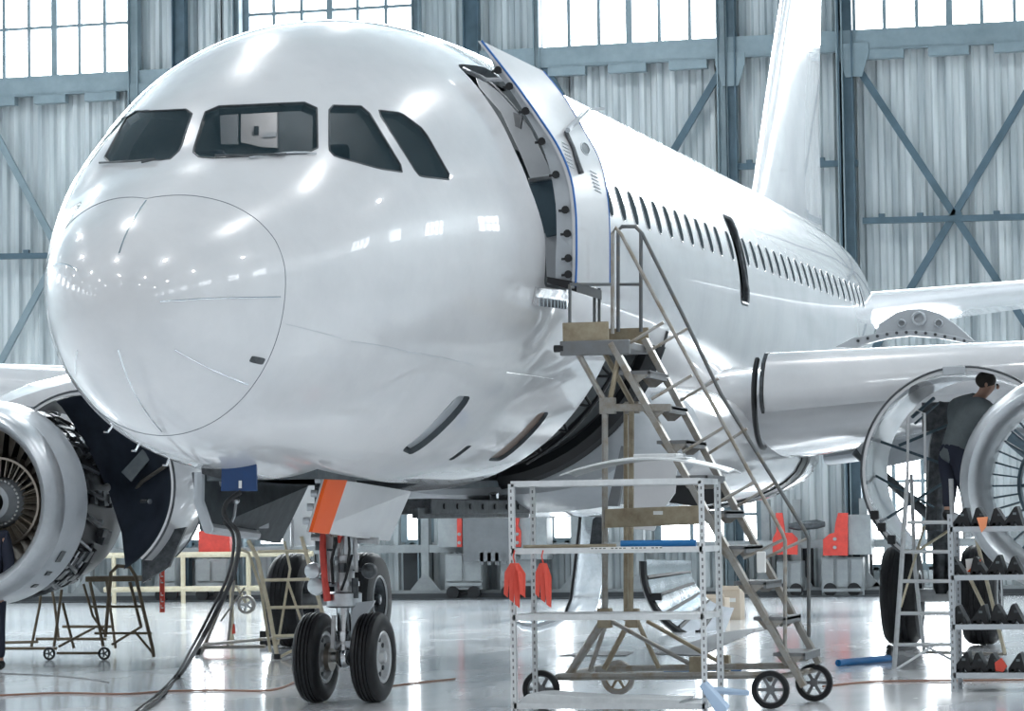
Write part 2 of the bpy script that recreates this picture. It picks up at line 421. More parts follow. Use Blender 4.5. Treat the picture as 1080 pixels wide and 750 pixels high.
cabinet(866,911,588,628,'wide grey bogie cabinet under the stepped red buffer',3)
cabinet(166,186,588,622,'grey bogie cabinet behind the red tag pole',1)
cabinet(206,240,590,622,'grey cabinet right of the red tag pole')
# pale handrail barrier at left
def barrier(pts,label):
    o=thing('barrier_rail',G(200,632),label,'railing')
    for y in (585,621): b=MB(); b.tube([PX(110,y+1,37.2),PX(330,y-1,37.2)],.055,8); b.build('rail','yellow_rail',o)
    for px in (120,193,262,325): 
        q=PX(px,600,37.2); b=MB(); b.tube([(q.x,q.y,0),(q.x,q.y,PX(px,583,37.2).z)],.05,8); b.build('post','yellow_rail',o)
barrier(None,'cream two-bar railing behind the starboard engine')
b=MB(); rect(b,209,560,242,584,1.75,.2); o=b.build('fire_box','red',smooth=0,bevel=.02); tag(o,'red box mounted above the cream railing','box')
o=MB(); rect(o,150,640-72,163,640-60,1.0,.1)
# ------------------------------------------------------------------ the aircraft
KX=[0,.03,.12,.3,.6,1.0,1.42,1.78,2.1,2.6,3.3,4.2,5.2,6.5,8.0,22,24,26,28,30,32,33.8]
ZT=[3.05,3.246,3.411,3.60,3.80,4.03,4.25,4.54,4.78,5.07,5.42,5.68,5.83,5.90,5.94,6.18,6.2,6.2,6.17,6.12,6.03,5.9]
ZBt=[3.05,2.862,2.703,2.515,2.317,2.15,2.04,1.98,1.94,1.892,1.845,1.81,1.79,1.79,1.82,2.06,2.35,2.9,3.55,4.2,4.8,5.3]
WW=[0.0,.189,.357,.543,.755,.941,1.115,1.26,1.37,1.504,1.658,1.825,1.95,1.975,1.975,1.975,1.92,1.74,1.42,1.03,.62,.25]
ZC=[3.05,3.058,3.076,3.123,3.186,3.275,3.375,3.46,3.53,3.622,3.722,3.813,3.86,3.89,3.92,4.16,4.25,4.5,4.8,5.1,5.4,5.6]
def slopes(x,y):
    n=len(x); h=[x[i+1]-x[i] for i in range(n-1)]; dl=[(y[i+1]-y[i])/h[i] for i in range(n-1)]; m=[0]*n
    for i in range(1,n-1):
        if dl[i-1]*dl[i]>0:
            a=2*h[i]+h[i-1]; c=h[i]+2*h[i-1]; m[i]=(a+c)/(a/dl[i-1]+c/dl[i])
    m[0]=dl[0]; m[-1]=dl[-1]; return m
SX=[sqrt(x) for x in KX]; TB=[(a,slopes(SX,a)) for a in (ZT,ZBt,WW,ZC)]
def prof(X):
    q=sqrt(max(X,0)); n=len(SX); i=0
    while i<n-2 and q>SX[i+1]: i+=1
    h=SX[i+1]-SX[i]; t=(q-SX[i])/h
    return [(2*t**3-3*t*t+1)*y[i]+(t**3-2*t*t+t)*h*m[i]+(-2*t**3+3*t*t)*y[i+1]+(t**3-t*t)*h*m[i+1] for y,m in TB]
def S(X,a,off=0.0):
    # point of the hull at station X, angle a (0 starboard, pi/2 crown, pi port, 3pi/2 keel)
    t,bt,w,c=prof(X); s=sin(a); H=(t-c) if s>0 else (c-bt)
    n=Vector((0,cos(a)/max(w,.05),s/max(H,.05))); n.normalize()
    return Vector((X,w*cos(a),c+H*s))+n*off
def hit(px,py):
    v=ray(px,py); t=15.0
    def ins(p):
        if p.x<=0 or p.x>33.8: return False
        a,bt,w,c=prof(p.x); z=p.z-c; H=(a-c) if z>0 else (c-bt); return (p.y/w)**2+(z/H)**2<1
    while t<48 and not ins(CAM+v*t): t+=.02
    lo=t-.02; hi=t
    for _ in range(18):
        mid=(lo+hi)/2
        if ins(CAM+v*mid): hi=mid
        else: lo=mid
    p=CAM+v*hi; a,bt,w,c=prof(p.x); z=p.z-c; H=(a-c) if z>0 else (c-bt)
    return (p.x,atan2(z/H,p.y/w)%(2*pi))
def dens(poly,k=5):
    out=[]
    for i in range(len(poly)):
        a=poly[i]; c=poly[(i+1)%len(poly)]
        for j in range(k): out.append((a[0]+(c[0]-a[0])*j/k,a[1]+(c[1]-a[1])*j/k))
    return out
def rounded(poly,f=.18,k=3):
    # cut corners with small arcs in the (X, angle) plane
    out=[]; n=len(poly)
    for i in range(n):
        p0,p1,p2=poly[i-1],poly[i],poly[(i+1)%n]
        A=(p1[0]+(p0[0]-p1[0])*f,p1[1]+(p0[1]-p1[1])*f); B=(p1[0]+(p2[0]-p1[0])*f,p1[1]+(p2[1]-p1[1])*f)
        for j in range(k+1):
            t=j/k; out.append(((1-t)**2*A[0]+2*t*(1-t)*p1[0]+t*t*B[0],(1-t)**2*A[1]+2*t*(1-t)*p1[1]+t*t*B[1]))
    return out
def patch(poly,off,rings=5):
    cx=sum(p[0] for p in poly)/len(poly); ca=sum(p[1] for p in poly)/len(poly); n=len(poly); vs=[]; fs=[]
    for r in range(rings):
        t=1-r/rings; vs+=[S(cx+(p[0]-cx)*t,ca+(p[1]-ca)*t,off) for p in poly]
    vs.append(S(cx,ca,off))
    for r in range(rings-1):
        for k in range(n): fs.append((r*n+k,r*n+(k+1)%n,(r+1)*n+(k+1)%n,(r+1)*n+k))
    for k in range(n): fs.append(((rings-1)*n+k,(rings-1)*n+(k+1)%n,rings*n))
    return vs,fs
def slab(b,poly,o1,o0,rings=5,mi=0):
    v1,f1=patch(poly,o1,rings); v0,f0=patch(poly,o0,rings); n=len(poly); k=len(v1)
    b.add(v1+v0,f1+[tuple(reversed([i+k for i in f])) for f in f0]+[((i+1)%n,i,i+k,(i+1)%n+k) for i in range(n)],mi)
    return b
def rim(b,poly,o,wd,th=.012,mi=0):
    # frame strip around a polygon
    cx=sum(p[0] for p in poly)/len(poly); ca=sum(p[1] for p in poly)/len(poly); n=len(poly)
    pts=[S(p[0],p[1],o) for p in poly]; b.tube(pts+[pts[0],pts[1]],wd,6,False,mi)
    return b
air=thing('airliner',(5.07,0,0),'white twin-engine airliner standing on its wheels with the front door swung out','aircraft')
# shell
NA=176; XS=[]; x=0.0
XS=[.006*i*i*.35 for i in range(1,12)]; 
while XS[-1]<8.0: XS.append(XS[-1]+.055 if XS[-1]<4 else XS[-1]+.10)
while XS[-1]<33.5: XS.append(XS[-1]+.35)
XS[-1]=33.8
def shell_ring(X,off): return [S(X,2*pi*k/NA,off) for k in range(NA)]
b=MB()
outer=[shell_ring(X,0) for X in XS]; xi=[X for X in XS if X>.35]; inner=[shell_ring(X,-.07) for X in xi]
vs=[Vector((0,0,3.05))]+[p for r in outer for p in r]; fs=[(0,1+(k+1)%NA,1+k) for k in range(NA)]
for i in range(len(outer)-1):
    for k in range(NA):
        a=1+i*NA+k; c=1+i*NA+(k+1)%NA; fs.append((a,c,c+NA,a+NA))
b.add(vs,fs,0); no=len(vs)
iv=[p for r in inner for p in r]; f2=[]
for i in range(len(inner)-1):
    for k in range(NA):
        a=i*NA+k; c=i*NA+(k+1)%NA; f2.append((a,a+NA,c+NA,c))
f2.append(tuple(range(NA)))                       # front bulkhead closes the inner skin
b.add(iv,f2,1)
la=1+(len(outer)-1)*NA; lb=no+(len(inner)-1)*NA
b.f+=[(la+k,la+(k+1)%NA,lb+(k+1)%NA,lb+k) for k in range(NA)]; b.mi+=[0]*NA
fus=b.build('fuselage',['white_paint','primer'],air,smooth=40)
# openings
winB=[(203,160),(218,113),(334,108),(335,162),(226,167),(210,166)]
winA=[(107,172),(136,119),(204,115),(190,158),(178,169)]
winC=[(347,111),(385,112),(427,182),(400,178),(353,165),(347,158)]
winD=[(397,116),(423,119),(447,137),(477,190),(443,186),(437,179)]
def pxpoly(P,k=4):
    out=[]
    for i in range(len(P)):
        a=P[i]; c=P[(i+1)%len(P)]
        for j in range(k): out.append(hit(a[0]+(c[0]-a[0])*j/k,a[1]+(c[1]-a[1])*j/k))
    return out
PA,PB,PC,PD=map(pxpoly,(winA,winB,winC,winD))
mir=lambda P:[(X,(pi-a)%(2*pi)) for X,a in P]
cock=[('B',PB),('A',PA),('C',PC),('D',PD),('E',mir(PC)),('F',mir(PD))]
cock=[(n,rounded(P,.45,1)) for n,P in cock]
door_poly=rounded([(4.54,2.262),(5.40,2.262),(5.40,2.8),(5.42,3.34),(4.74,3.34),(4.68,3.12),(4.50,2.93),(4.42,2.75),(4.45,2.5)],.14,3)
# slanted front edge of the doorway as seen in the photo
belly_poly=[(7.42,3.50),(9.75,3.50),(9.75,4.62),(7.42,4.62)]
exit_poly=rounded([(13.28,2.69),(13.88,2.69),(13.80,3.19),(13.28,3.19)],.16,4)
slot1=rounded([(3.83,4.18),(3.86,3.84),(4.20,3.84),(4.20,4.21)],.22,3)
slot2=rounded([(6.22,4.21),(6.16,3.89),(6.56,3.88),(6.74,4.21)],.22,3)
slot3=rounded([(5.12,4.22),(5.08,4.11),(5.22,4.11),(5.25,4.22)],.2,3)
def cutter(poly,rings=6,o1=.12,o0=-.22,k=4):
    b=MB(); slab(b,dens(poly,k),o1,o0,rings); return b.build('cut','primer',None,smooth=0)
cs=[cutter(P,4,.12,-.2,1) for n,P in cock]+[cutter(door_poly,8,.15,-.3,3),cutter(belly_poly,8,.2,-.3,8),cutter(exit_poly,5,.1,-.3,2),cutter(slot1,4,.1,-.2,2),cutter(slot2,4,.1,-.2,2),cutter(slot3,3,.1,-.2,1)]
bay=MB().box((4.4,0,1.75),(2.75,.92,1.2)).build('cut','primer',None,smooth=0); cs.append(bay)
bpy.context.view_layer.update()
for c in cs:
    md=fus.modifiers.new('cut','BOOLEAN'); md.operation='DIFFERENCE'; md.solver='EXACT'; md.object=c
bpy.context.view_layer.update()
dg=bpy.context.evaluated_depsgraph_get()
nm=bpy.data.meshes.new_from_object(fus.evaluated_get(dg)); fus.modifiers.clear(); fus.data=nm
for c in cs: bpy.data.objects.remove(c,do_unlink=True)
for p in nm.polygons: p.use_smooth=True
nm.set_sharp_from_angle(angle=radians(32))
# nose seams, lightning strips, vents
RX=[(.0,.65),(.35,.756),(.66,.844),(.94,.907),(1.2,.947),(1.47,.962),(2.0,.972),(3.2,.98)]
def rseam(a):
    d=abs(((a-pi/2+pi)%(2*pi))-pi)
    for (p,q),(r,s_) in zip(RX[:-1],RX[1:]):
        if d<=r: return q+(s_-q)*(d-p)/(r-p)
    return .98
b=MB(); pts=[S(rseam(2*pi*k/120),2*pi*k/120,.0005) for k in range(121)]; b.tube(pts,.0032,5,False); b.build('radome_seam','seam',air)
for (X0,a0,X1,a1) in ((.09,3.205,.92,3.27),(.25,3.913,.92,3.914),(.24,5.53,.53,5.48),(.10,1.60,.62,1.58),(.14,.62,.5,.35),(.10,4.71,.9,4.71)):
    b=MB(); n=10; b.tube([S(X0+(X1-X0)*k/n,a0+(a1-a0)*k/n,.002) for k in range(n+1)],.006,6); b.build('lightning_strip','bare_metal',air)
def surfline(name,pts,r,m,off=.001):
    P=[hit(*q) for q in pts]; b=MB(); out=[]
    for (x0,a0),(x1,a1) in zip(P[:-1],P[1:]):
        for j in range(6): out.append(S(x0+(x1-x0)*j/6,a0+(a1-a0)*j/6,off))
    out.append(S(*P[-1],off)); b.tube(out,r,5); return b.build(name,m,air)
surfline('skin_seam',[(370,360),(430,371),(500,385)],.003,'grey_paint')
surfline('skin_seam',[(534,393),(583,400)],.004,'white_paint')
surfline('skin_seam',[(302,342),(360,357)],.002,'grey_paint')
b=MB(); slab(b,dens(rounded([(.80,3.695),(.80,3.745),(.94,3.745),(.94,3.695)],.2,2),2),.004,-.01,3); b.build('vent_slot','dark_metal',air)
# cockpit glazing
for i,(n,P) in enumerate(cock):
    b=MB(); slab(b,dens(P,1),-.004,-.022,5); g=b.build('cockpit_window','glass_dark',air)
    if n in 'ABCD': b=MB(); rim(b,P,.000,.007); b.build('window_seal','dark_metal',g)
# wipers under the two front panes
def wiper(pts):
    P=[S(*hit(*q),.03) for q in pts]; b=MB(); b.tube(P,.009,6); b.build('wiper','dark_metal',air)
wiper([(226,168),(262,168),(300,166)]); wiper([(107,175),(140,174),(164,172)])
surfline('wiper_blade',[(262,169),(332,164)],.008,'grey_paint',.02); surfline('wiper_blade',[(150,174),(165,171)],.008,'dark_metal',.02)
# cockpit and cabin interior
b=MB()
for X in (4.05,):
    b.prism([S(X,2*pi*k/24,-.09)+V(0,0,0) for k in range(24)],(.05,0,0))
b.build('cockpit_bulkhead','primer',air)
def inquad(nm_,P,X,m,par=air,d=.03): b=MB(); b.prism([PX(x,y,X) for x,y in P],(d,0,0)); return b.build(nm_,m,par,smooth=0)
d=inquad('cockpit_door',((254,116),(292,116),(292,156),(276,155),(254,150)),3.98,'white_paint')
inquad('door_handle',((268,133),(272,133),(272,142),(268,142)),3.95,'dark_metal',d); inquad('door_rail',((277,140),(291,139),(291,144),(277,145)),3.96,'grey_paint',d)
inquad('side_curtain',((232,118),(250,118),(250,152),(233,152)),3.97,'grey_paint')  # grey panel for the curtain beside the cockpit door
for s in (-1,1):
    b=MB(); b.box((3.05,.52*s,3.55),(.5,.5,.12)); b.box((3.32,.52*s,3.95),(.12,.48,.75)); b.box((3.33,.52*s,4.42),(.10,.26,.2)); b.build('pilot_seat','cloth_dark',air,bevel=.04)
    b=MB(); b.tube([(2.35,.52*s,3.4),(2.45,.52*s,3.75)],.03); b.tube([(2.45,.52*s-.14,3.9),(2.45,.52*s-.1,3.76),(2.45,.52*s+.1,3.76),(2.45,.52*s+.14,3.9)],.018); b.build('control_yoke','black',air)
b=MB(); b.box((1.85,0,3.9),(.5,1.6,.28)); b.box((2.08,0,4.05),(.35,1.3,.06)); b.build('instrument_panel','black',air,bevel=.03)
b=MB(); b.box((12.2,0,3.36),(16,3.2,.06)); b.build('cabin_floor','grey_paint',air)
b=MB()
for k in range(13):
    a=1.3+k*.11
    b.tube([S(5.6,a,-.08),S(5.6,a+.11,-.08)],.03,6)
b.build('door_frame','grey_paint',air)
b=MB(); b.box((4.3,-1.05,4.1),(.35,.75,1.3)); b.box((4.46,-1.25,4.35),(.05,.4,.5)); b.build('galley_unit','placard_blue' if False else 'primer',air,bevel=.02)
def inpanel(nm_,P,X,m,d=.04):
    b=MB(); b.prism([PX(x,y,X) for x,y in P],(d,0,0)); return b.build(nm_,m,air,smooth=0,bevel=.004)
inpanel('door_lining',((500,76),(530,100),(560,135),(580,178),(584,215),(566,205),(548,160),(528,118),(505,92)),5.48,'grey_paint')
inpanel('galley_cabinet',((558,192),(586,186),(592,246),(576,250)),5.35,'wall_frame_dark',.3)
inpanel('galley_counter',((557,188),(586,184),(586,188),(558,193)),5.30,'steel',.3)
inpanel('sill_lining',((574,246),(592,244),(594,300),(577,300)),5.40,'grey_paint')
inpanel('latch_box',((541,118),(551,122),(549,136),(543,133)),5.40,'shield')
inpanel('latch_box',((524,82),(536,96),(529,97),(520,88)),5.40,'shield')
b=MB(); b.tube([PX(487,72,4.7),PX(512,84,4.8),PX(530,84,5.0)],.02,6); b.build('hinge_rod','steel',air)
b=MB(); b.box((6.0,-.9,4.3),(.05,1.6,1.9)); g=b.build('cabin_partition','primer',air)
for y,z,c in ((-1.1,4.2,'dark_metal'),(-1.3,3.9,'dark_metal'),(-1.25,4.6,'primer')):
    b=MB(); b.box((5.93,y,z),(.1,.22,.3)); b.build('equipment_box',c,g,bevel=.02)
b=MB(); b.tube([(4.75,-1.55,3.95),(4.76,-1.52,4.15),(4.75,-1.48,4.3)],.022); b.build('hand_grip','brown',air)
# cabin windows
al=.0173684
def zwin(X): return 4.3747+al*(X-5)
def awin(X):
    t,bt,w,c=prof(X); return pi-math.asin((zwin(X)-c)/(t-c))
def winpoly(X,s=1,k=16,hw=.115,hz=.17):
    t,bt,w,c=prof(X); a0=awin(X); da=hz/(t-c)*1.0; out=[]
    for j in range(k):
        q=2*pi*j/k; cx=abs(cos(q))**.7*(1 if cos(q)>0 else -1); cy=abs(sin(q))**.7*(1 if sin(q)>0 else -1)
        a=a0+da*cy; out.append((X+hw*cx,a if s>0 else (pi-a)%(2*pi)))
    return out
wx=[7.00652+.533*k for k in range(-1,11)]+[13.02]+[13.9877+.533*k for k in range(19)]
wx=[x for x in wx if x<24.4]
for x in wx:
    b=MB(); rim(b,winpoly(x),.001,.006); f=b.build('cabin_window','white_paint',air)
    b=MB(); slab(b,winpoly(x,hw=.112,hz=.168),.002,-.01,3); b.build('pane','cabin_glass',f)
# overwing exit: open hole with a padded rim
b=MB(); rim(b,exit_poly,-.02,.03); b.build('overwing_exit_frame','dark_metal',air)
b=MB(); slab(b,dens(exit_poly,2),-.24,-.27,3); b.build('exit_lining','wall_frame',air)
# belly slots
b=MB(); slab(b,dens([(X+.17,a) for X,a in slot1],2),-.05,-.07,3); b.build('slot_lip','grey_paint',air)
b=MB(); slab(b,dens(slot2,2),-.035,-.05,4); b.build('slot_panel','brown',air)
b=MB(); slab(b,dens(slot3,2),-.03,-.05,4); b.build('slot_panel','black',air)
# open belly bay: frames, truss and far skin
b=MB(); b.tube([S(8.75,3.45+.1*k,-.16) for k in range(13)],.03,6); b.build('hull_frame','black',air)
b=MB(); b.prism([S(9.72,3.30+.1*k,-.02) for k in range(15)]+[V(9.72,-.2,3.3)],(.04,0,0)); b.build('bay_bulkhead','cabinet_grey',air)
b=MB(); b.tube([S(9.60,3.42+.08*k,-.10) for k in range(16)],.12,8); b.build('bay_seal','black',air)
b=MB(); z=[]
pts=[S(8.2,3.6+.085*k,-.05) for k in range(9)]; p2=[S(8.2,3.62+.085*k,-.38) for k in range(9)]
b.tube(pts,.02,6); b.tube(p2,.02,6)
for k in range(8): b.tube([pts[k],p2[k+1]] if k%2 else [p2[k],pts[k+1]],.015,6)
b.each('bay_truss_tube','black',air)
b=MB(); b.box((11.5,0,1.66),(9.2,.5,.14)); b.box((8.6,-.18,1.60),(4,.06,.1)); 
b.build('keel_beam','dark_metal',air,bevel=.01)
for k in range(7):
    b=MB(); b.lathe([(-.01,.001),(-.01,.028),(.01,.028)],(7.3+k*.45,-.255,1.66),'Y',10); b.build('keel_bolt','black',air)
b=MB(); p=V(9.55,-.12,1.80); b.tube([p,p+V(.03,0,-.10),p+V(.09,0,-.22)],[.05,.045,.035],8); b.build('drain_mast','bare_metal',air)
b=MB(); p=S(5.75,4.62,0); b.tube([p+V(0,.0,.02),p+V(-.02,0,-.06),p+V(.05,-.04,-.09)],.01,6); b.build('probe','dark_metal',air)
for q in ((165,478),(185,491),(141,462)):
    pass
for (X,a) in ((1.55,5.3),(1.8,5.15),(2.1,5.02)):
    p=S(X,a,0); n=S(X,a,.05); b=MB(); b.tube([p,n,n+V(-.07,0,0)],.008,6); b.build('pitot_probe','bare_metal',air)
# belly fairing
def fsec(X,w,zb,zt,n=40):
    out=[]; zc=(zb+zt)/2; h=(zt-zb)/2
    for k in range(n):
        a=2*pi*k/n; c_,s_=cos(a),sin(a); out.append(V(X,w*abs(c_)**.75*(1 if c_>0 else -1),zc+h*abs(s_)**.8*(1 if s_>0 else -1)))
    return out
secs=[(9.75,1.50,1.78,3.0),(10.1,1.82,1.68,3.05),(10.6,2.02,1.60,3.1),(11.2,2.14,1.56,3.1),(12,2.24,1.55,3.1),(13,2.36,1.56,3.1),(14,2.44,1.58,3.1),(14.35,2.46,1.58,3.1)]
b=MB(); b.loft([fsec(*s) for s in secs[:3]]); b.build('belly_fairing','grey_paint',air,smooth=50)
b=MB(); b.loft([fsec(*s) for s in secs[2:]]); b.build('belly_fairing','white_paint',air,smooth=50)
b=MB(); b.loft([fsec(14.35,2.475,1.565,3.1),fsec(14.75,2.475,1.565,3.1)]); b.build('fairing_gap','black',air)
b=MB(); b.loft([fsec(*s) for s in ((14.75,2.50,1.56,3.1),(15.3,2.52,1.58,3.1),(15.8,2.44,1.64,3.05),(16.15,2.2,1.8,2.95),(16.3,1.7,2.0,2.8))]); b.build('fairing_tail','white_paint',air,smooth=50)
# panel and strut hanging from the open belly; black plate stands in for its darkness
for nm_,P,X,m,d in (('hanging_panel',((664,480),(716,478),(712,520),(698,540),(690,560),(668,558)),9.0,'white_paint',.03),('belly_strut',((655,470),(662,472),(652,534),(640,534)),8.8,'shield',.08),('belly_dark_plate',((700,512),(765,508),(770,528),(735,534),(704,530)),9.6,'black',.05)):
    b=MB(); b.prism([PX(x,y,X) for x,y in P],(d,0,0)); b.build(nm_,m,air,smooth=0,bevel=.005)
# L1 door, pushed out from its opening
fw=[(607,302),(608,280),(608,247),(607,220),(602,187),(590,157),(573,130),(550,97),(527,67),(508,43)]
af=[(643,300),(643,280),(643,250),(642,222),(638,190),(631,165),(620,145),(607,122),(592,98),(573,75)]
F_=[PX(x,y,4.62) for x,y in fw]; A_=[PX(x,y,5.40) for x,y in af]
def door_rows(F_,A_,k=6,inset=0):
    rows=[]
    for f,a in zip(F_,A_): rows.append([f.lerp(a,j/k) for j in range(k+1)])
    return rows
def fine(L,m=3):
    out=[]
    for i in range(len(L)-1):
        p0=L[max(i-1,0)];p1=L[i];p2=L[i+1];p3=L[min(i+2,len(L)-1)]
        for j in range(m):
            t=j/m; out.append(.5*((2*p1)+(p2-p0)*t+(2*p0-5*p1+4*p2-p3)*t*t+(3*p1-p0-3*p2+p3)*t**3))
    out.append(L[-1]); return out
F_,A_=fine(F_),fine(A_); rows=door_rows(F_,A_)
n=len(rows[0]); R=len(rows); th=V(.0,.035,0); vs=[p for r in rows for p in r]+[p+th for r in rows for p in r]; fs=[]; O=n*R
for i in range(R-1):
    for j in range(n-1):
        a=i*n+j; fs.append((a,a+1,a+n+1,a+n)); fs.append((O+a,O+a+n,O+a+n+1,O+a+1))
edge=[j for j in range(n)]+[i*n+n-1 for i in range(1,R)]+[(R-1)*n+j for j in range(n-2,-1,-1)]+[i*n for i in range(R-2,0,-1)]
for q in range(len(edge)):
    a=edge[q]; c=edge[(q+1)%len(edge)]; fs.append((a,O+a,O+c,c))
b=MB(); b.add(vs,fs); door=b.build('passenger_door','white_paint',air,smooth=50)
b=MB(); b.tube(F_,.009,6); b.build('blue_edge_trim','blue_trim',door); b=MB(); b.tube(A_,.007,6); b.build('blue_edge_trim','blue_trim',door)
# inner structure of the door
inn=[(586,296),(586,275),(587,247),(586,215),(580,180),(570,150),(556,124),(540,98),(524,76),(514,55)]
I_=fine([PX(x,y,4.66) for x,y in inn])
b=MB(); vs=[];fs=[]
for i,(f,q) in enumerate(zip(F_,I_)):
    f=f+V(.03,.01,0); vs+=[f,q,q+V(.30,.02,0),f+V(.6,-.0,0)]
for i in range(len(F_)-1):
    for k in range(4): fs.append((i*4+k,i*4+(k+1)%4,(i+1)*4+(k+1)%4,(i+1)*4+k))
fs.append((0,1,2,3)); m_=(len(F_)-1)*4; fs.append((m_+3,m_+2,m_+1,m_)); b.add(vs,fs); b.build('door_inner_frame','grey_paint',door,smooth=30)
for px,py in ((601,290),(601,273),(600,247),(598,222),(588,185),(573,150),(556,118),(539,92),(527,75)):
    p=PX(px,py,4.63); b=MB(); b.tube([p,p+V(-.05,.0,0),p+V(-.06,0,0)],[.022,.018,.034],10); b.tube([p,p+V(.0,.07,0)],.012,6); b.build('stop_fitting','black',door)
b=MB(); p=PX(608,300,4.62); q=PX(577,297,4.62); b.prism([p+V(0,0,.02),q+V(0,0,.04),q+V(0,0,-.01),p+V(0,0,-.06)],(.7,-.05,-.02)); b.build('door_sill_seal','black',door)
def dpt(px,py): # point on the door's outer skin
    v=ray(px,py); best=None
    for r0,r1 in zip(rows[:-1],rows[1:]):
        for j in range(n-1):
            a,b_,c=r0[j],r0[j+1],r1[j]; nn=(b_-a).cross(c-a); t=(a-CAM).dot(nn)/v.dot(nn); p=CAM+v*t
            e=(p-(a+r1[j+1])/2).length
            if best is None or e<best[0]: best=(e,p,nn.normalized())
    p,nn=best[1],best[2]
    if nn.dot(CAM-p)<0: nn=-nn
    return p,nn
b=MB(); P=[]
for k in range(16):
    a=2*pi*k/16; p,nn=dpt(617+4.2*cos(a)+2.0*sin(a),157+6.5*sin(a)); P.append(p+nn*.003)
b.add(P+[p-V(0,-.008,0) for p in P],[tuple(range(16))]+[(k,(k+1)%16,(k+1)%16+16,k+16) for k in range(16)]); w_=b.build('door_window','glass_dark',door)
b=MB(); b.tube([p for p in P]+[P[0]],.006,5); b.build('window_ring','grey_paint',w_)
b=MB(); L=[dpt(*q) for q in ((595,140),(603,158),(607,172),(611,184))]; b.tube([p+nn*.02 for p,nn in L],[.018,.018,.022,.026],8); b.build('door_handle','dark_metal',door)
b=MB(); L=[dpt(*q) for q in ((594,141),(604,130),(610,124))]; b.tube([p+nn*.05 for p,nn in L],.022,8); b.tube([L[0][0]+L[0][1]*.04,L[2][0]+L[2][1]*.12,L[2][0]+V(.1,-.2,.08)],.014,8); b.build('hinge_arm','grey_paint',door)
for (x0,y0,rows_) in ((592,150,7),(622,180,6)):
    b=MB()
    for k in range(rows_):
        p,nn=dpt(x0+k*1.0,y0+k*4); q,_=dpt(x0+k*1.0+7,y0+k*4+4); b.bar(p+nn*.003,q+nn*.003,.012,.002)
    b.build('placard_text','grey_paint',door)
b=MB(); P=[S(X,a,.004) for X,a in ((4.55,3.34),(5.38,3.34),(5.38,3.41),(4.55,3.41))]; b.prism(P,(0,-.02,-.01)); 
for k in range(9): p=S(4.6+.085*k,3.40,.03); b.box(p,(.03,.03,.07))
b.build('scuff_plate','bare_metal',air,smooth=0)
# blue ground-power panel under the nose
P=[PX(x,y,2.15) for x,y in ((234,491),(270,488),(271,518),(233,518))]
b=MB(); b.prism(P,(.02,.0,0)); pan=b.build('ground_power_panel','blue',air,smooth=0)
P=[PX(x,y,2.14) for x,y in ((252,507),(255,507),(255,515),(252,515))]; b=MB(); b.prism(P,(-.006,0,0)); b.build('placard','paper',pan,smooth=0)
P=[PX(x,y,2.18) for x,y in ((212,491),(236,493),(236,506),(213,500))]; b=MB(); b.prism(P,(.25,0,.0)); b.build('power_receptacle','dark_metal',air,smooth=0)
# ------------------------------------------------------------------ undercarriage
def tyre(par,c,R,W,rimr,name='tyre',dirt='rubber'):
    b=MB(); h=W/2
    pr=[(-h*.80,rimr),(-h*.97,rimr+.03),(-h,R*.72),(-h*.93,R*.88),(-h*.72,R*.965),(-h*.5,R*.992)]
    g=.008
    for x in (-.42,-.16,.16,.42):
        pr+=[(h*x-.006,R*.998 if abs(x)<.3 else R*.994),(h*x-.004,R-g-.006),(h*x+.004,R-g-.006),(h*x+.006,R*.998 if abs(x)<.3 else R*.994)]
    pr+=[(h*.5,R*.992),(h*.72,R*.965),(h*.93,R*.88),(h,R*.72),(h*.97,rimr+.03),(h*.80,rimr)]
    pr=[pr[0]]+pr[1:]
    b.lathe(pr,c,'Y',48,closed=True); return b.build(name,dirt,par,smooth=30)
def rim_part(par,c,W,rr,m='gear_grey',holes=9):
    b=MB(); h=W/2
    for s in (-1,1):
        b.lathe([(s*h*.82,rr+.012),(s*h*.88,rr),(s*h*.80,rr-.02),(s*h*.45,rr*.82),(s*h*.38,rr*.62),(s*h*.55,rr*.42),(s*h*.62,rr*.30),(s*h*.62,.001)],c,'Y',36)
        b.lathe([(s*h*.6,rr*.3),(s*h*.95,rr*.24),(s*h*1.0,rr*.18),(s*h*1.0,.001)],c,'Y',20)
    o=b.build('rim',m,par,smooth=40)
    b=MB()
    for k in range(holes):
        a=2*pi*k/holes
        for s in (-1,1): b.lathe([(s*h*.50,.001),(s*h*.50,rr*.10),(s*h*.40,rr*.10)],Vector(c)+V(rr*.70*cos(a),0,rr*.70*sin(a)),'Y',10)
    b.build('rim_holes','dark_metal',par); return o
ng=MB()
ng.tube([(5.15,0,2.3),(5.12,0,1.55)],.10,16); ng.tube([(5.12,0,1.6),(5.08,0,.86)],[.085,.085],16)
ng.tube([(5.12,0,1.38),(5.12,0,1.30)],[.115,.115],16); ng.tube([(5.10,0,1.16),(5.10,0,1.12)],.11,16)
ng.box((5.03,.11,1.42),(.1,.09,.24)); ng.box((5.03,-.11,1.48),(.1,.07,.2)); ng.tube([(5.0,.14,1.5),(4.98,.15,1.05)],.022,8); ng.tube([(5.0,-.12,1.6),(5.02,-.13,1.1)],.018,8)
ng.tube([(5.12,-.30,1.36),(5.12,.30,1.40)],.03,8)
nose=ng.build('nose_gear','gear_grey',air,smooth=40)
b=MB(); b.lathe([(0,.001),(0,.13),(.015,.15),(.12,.15),(.135,.12),(.135,.001)],(5.08,0,.80),'Z',28); b.build('steering_collar','steel',nose)
b=MB(); b.tube([(5.08,0,.82),(5.07,0,.44)],.062,16); b.tube([(5.07,0,.60),(5.07,0,.52)],.085,16); b.sphere((5.07,0,.38),.085,16,10,(1,1,1.1)); b.build('oleo_piston','bare_metal',nose)
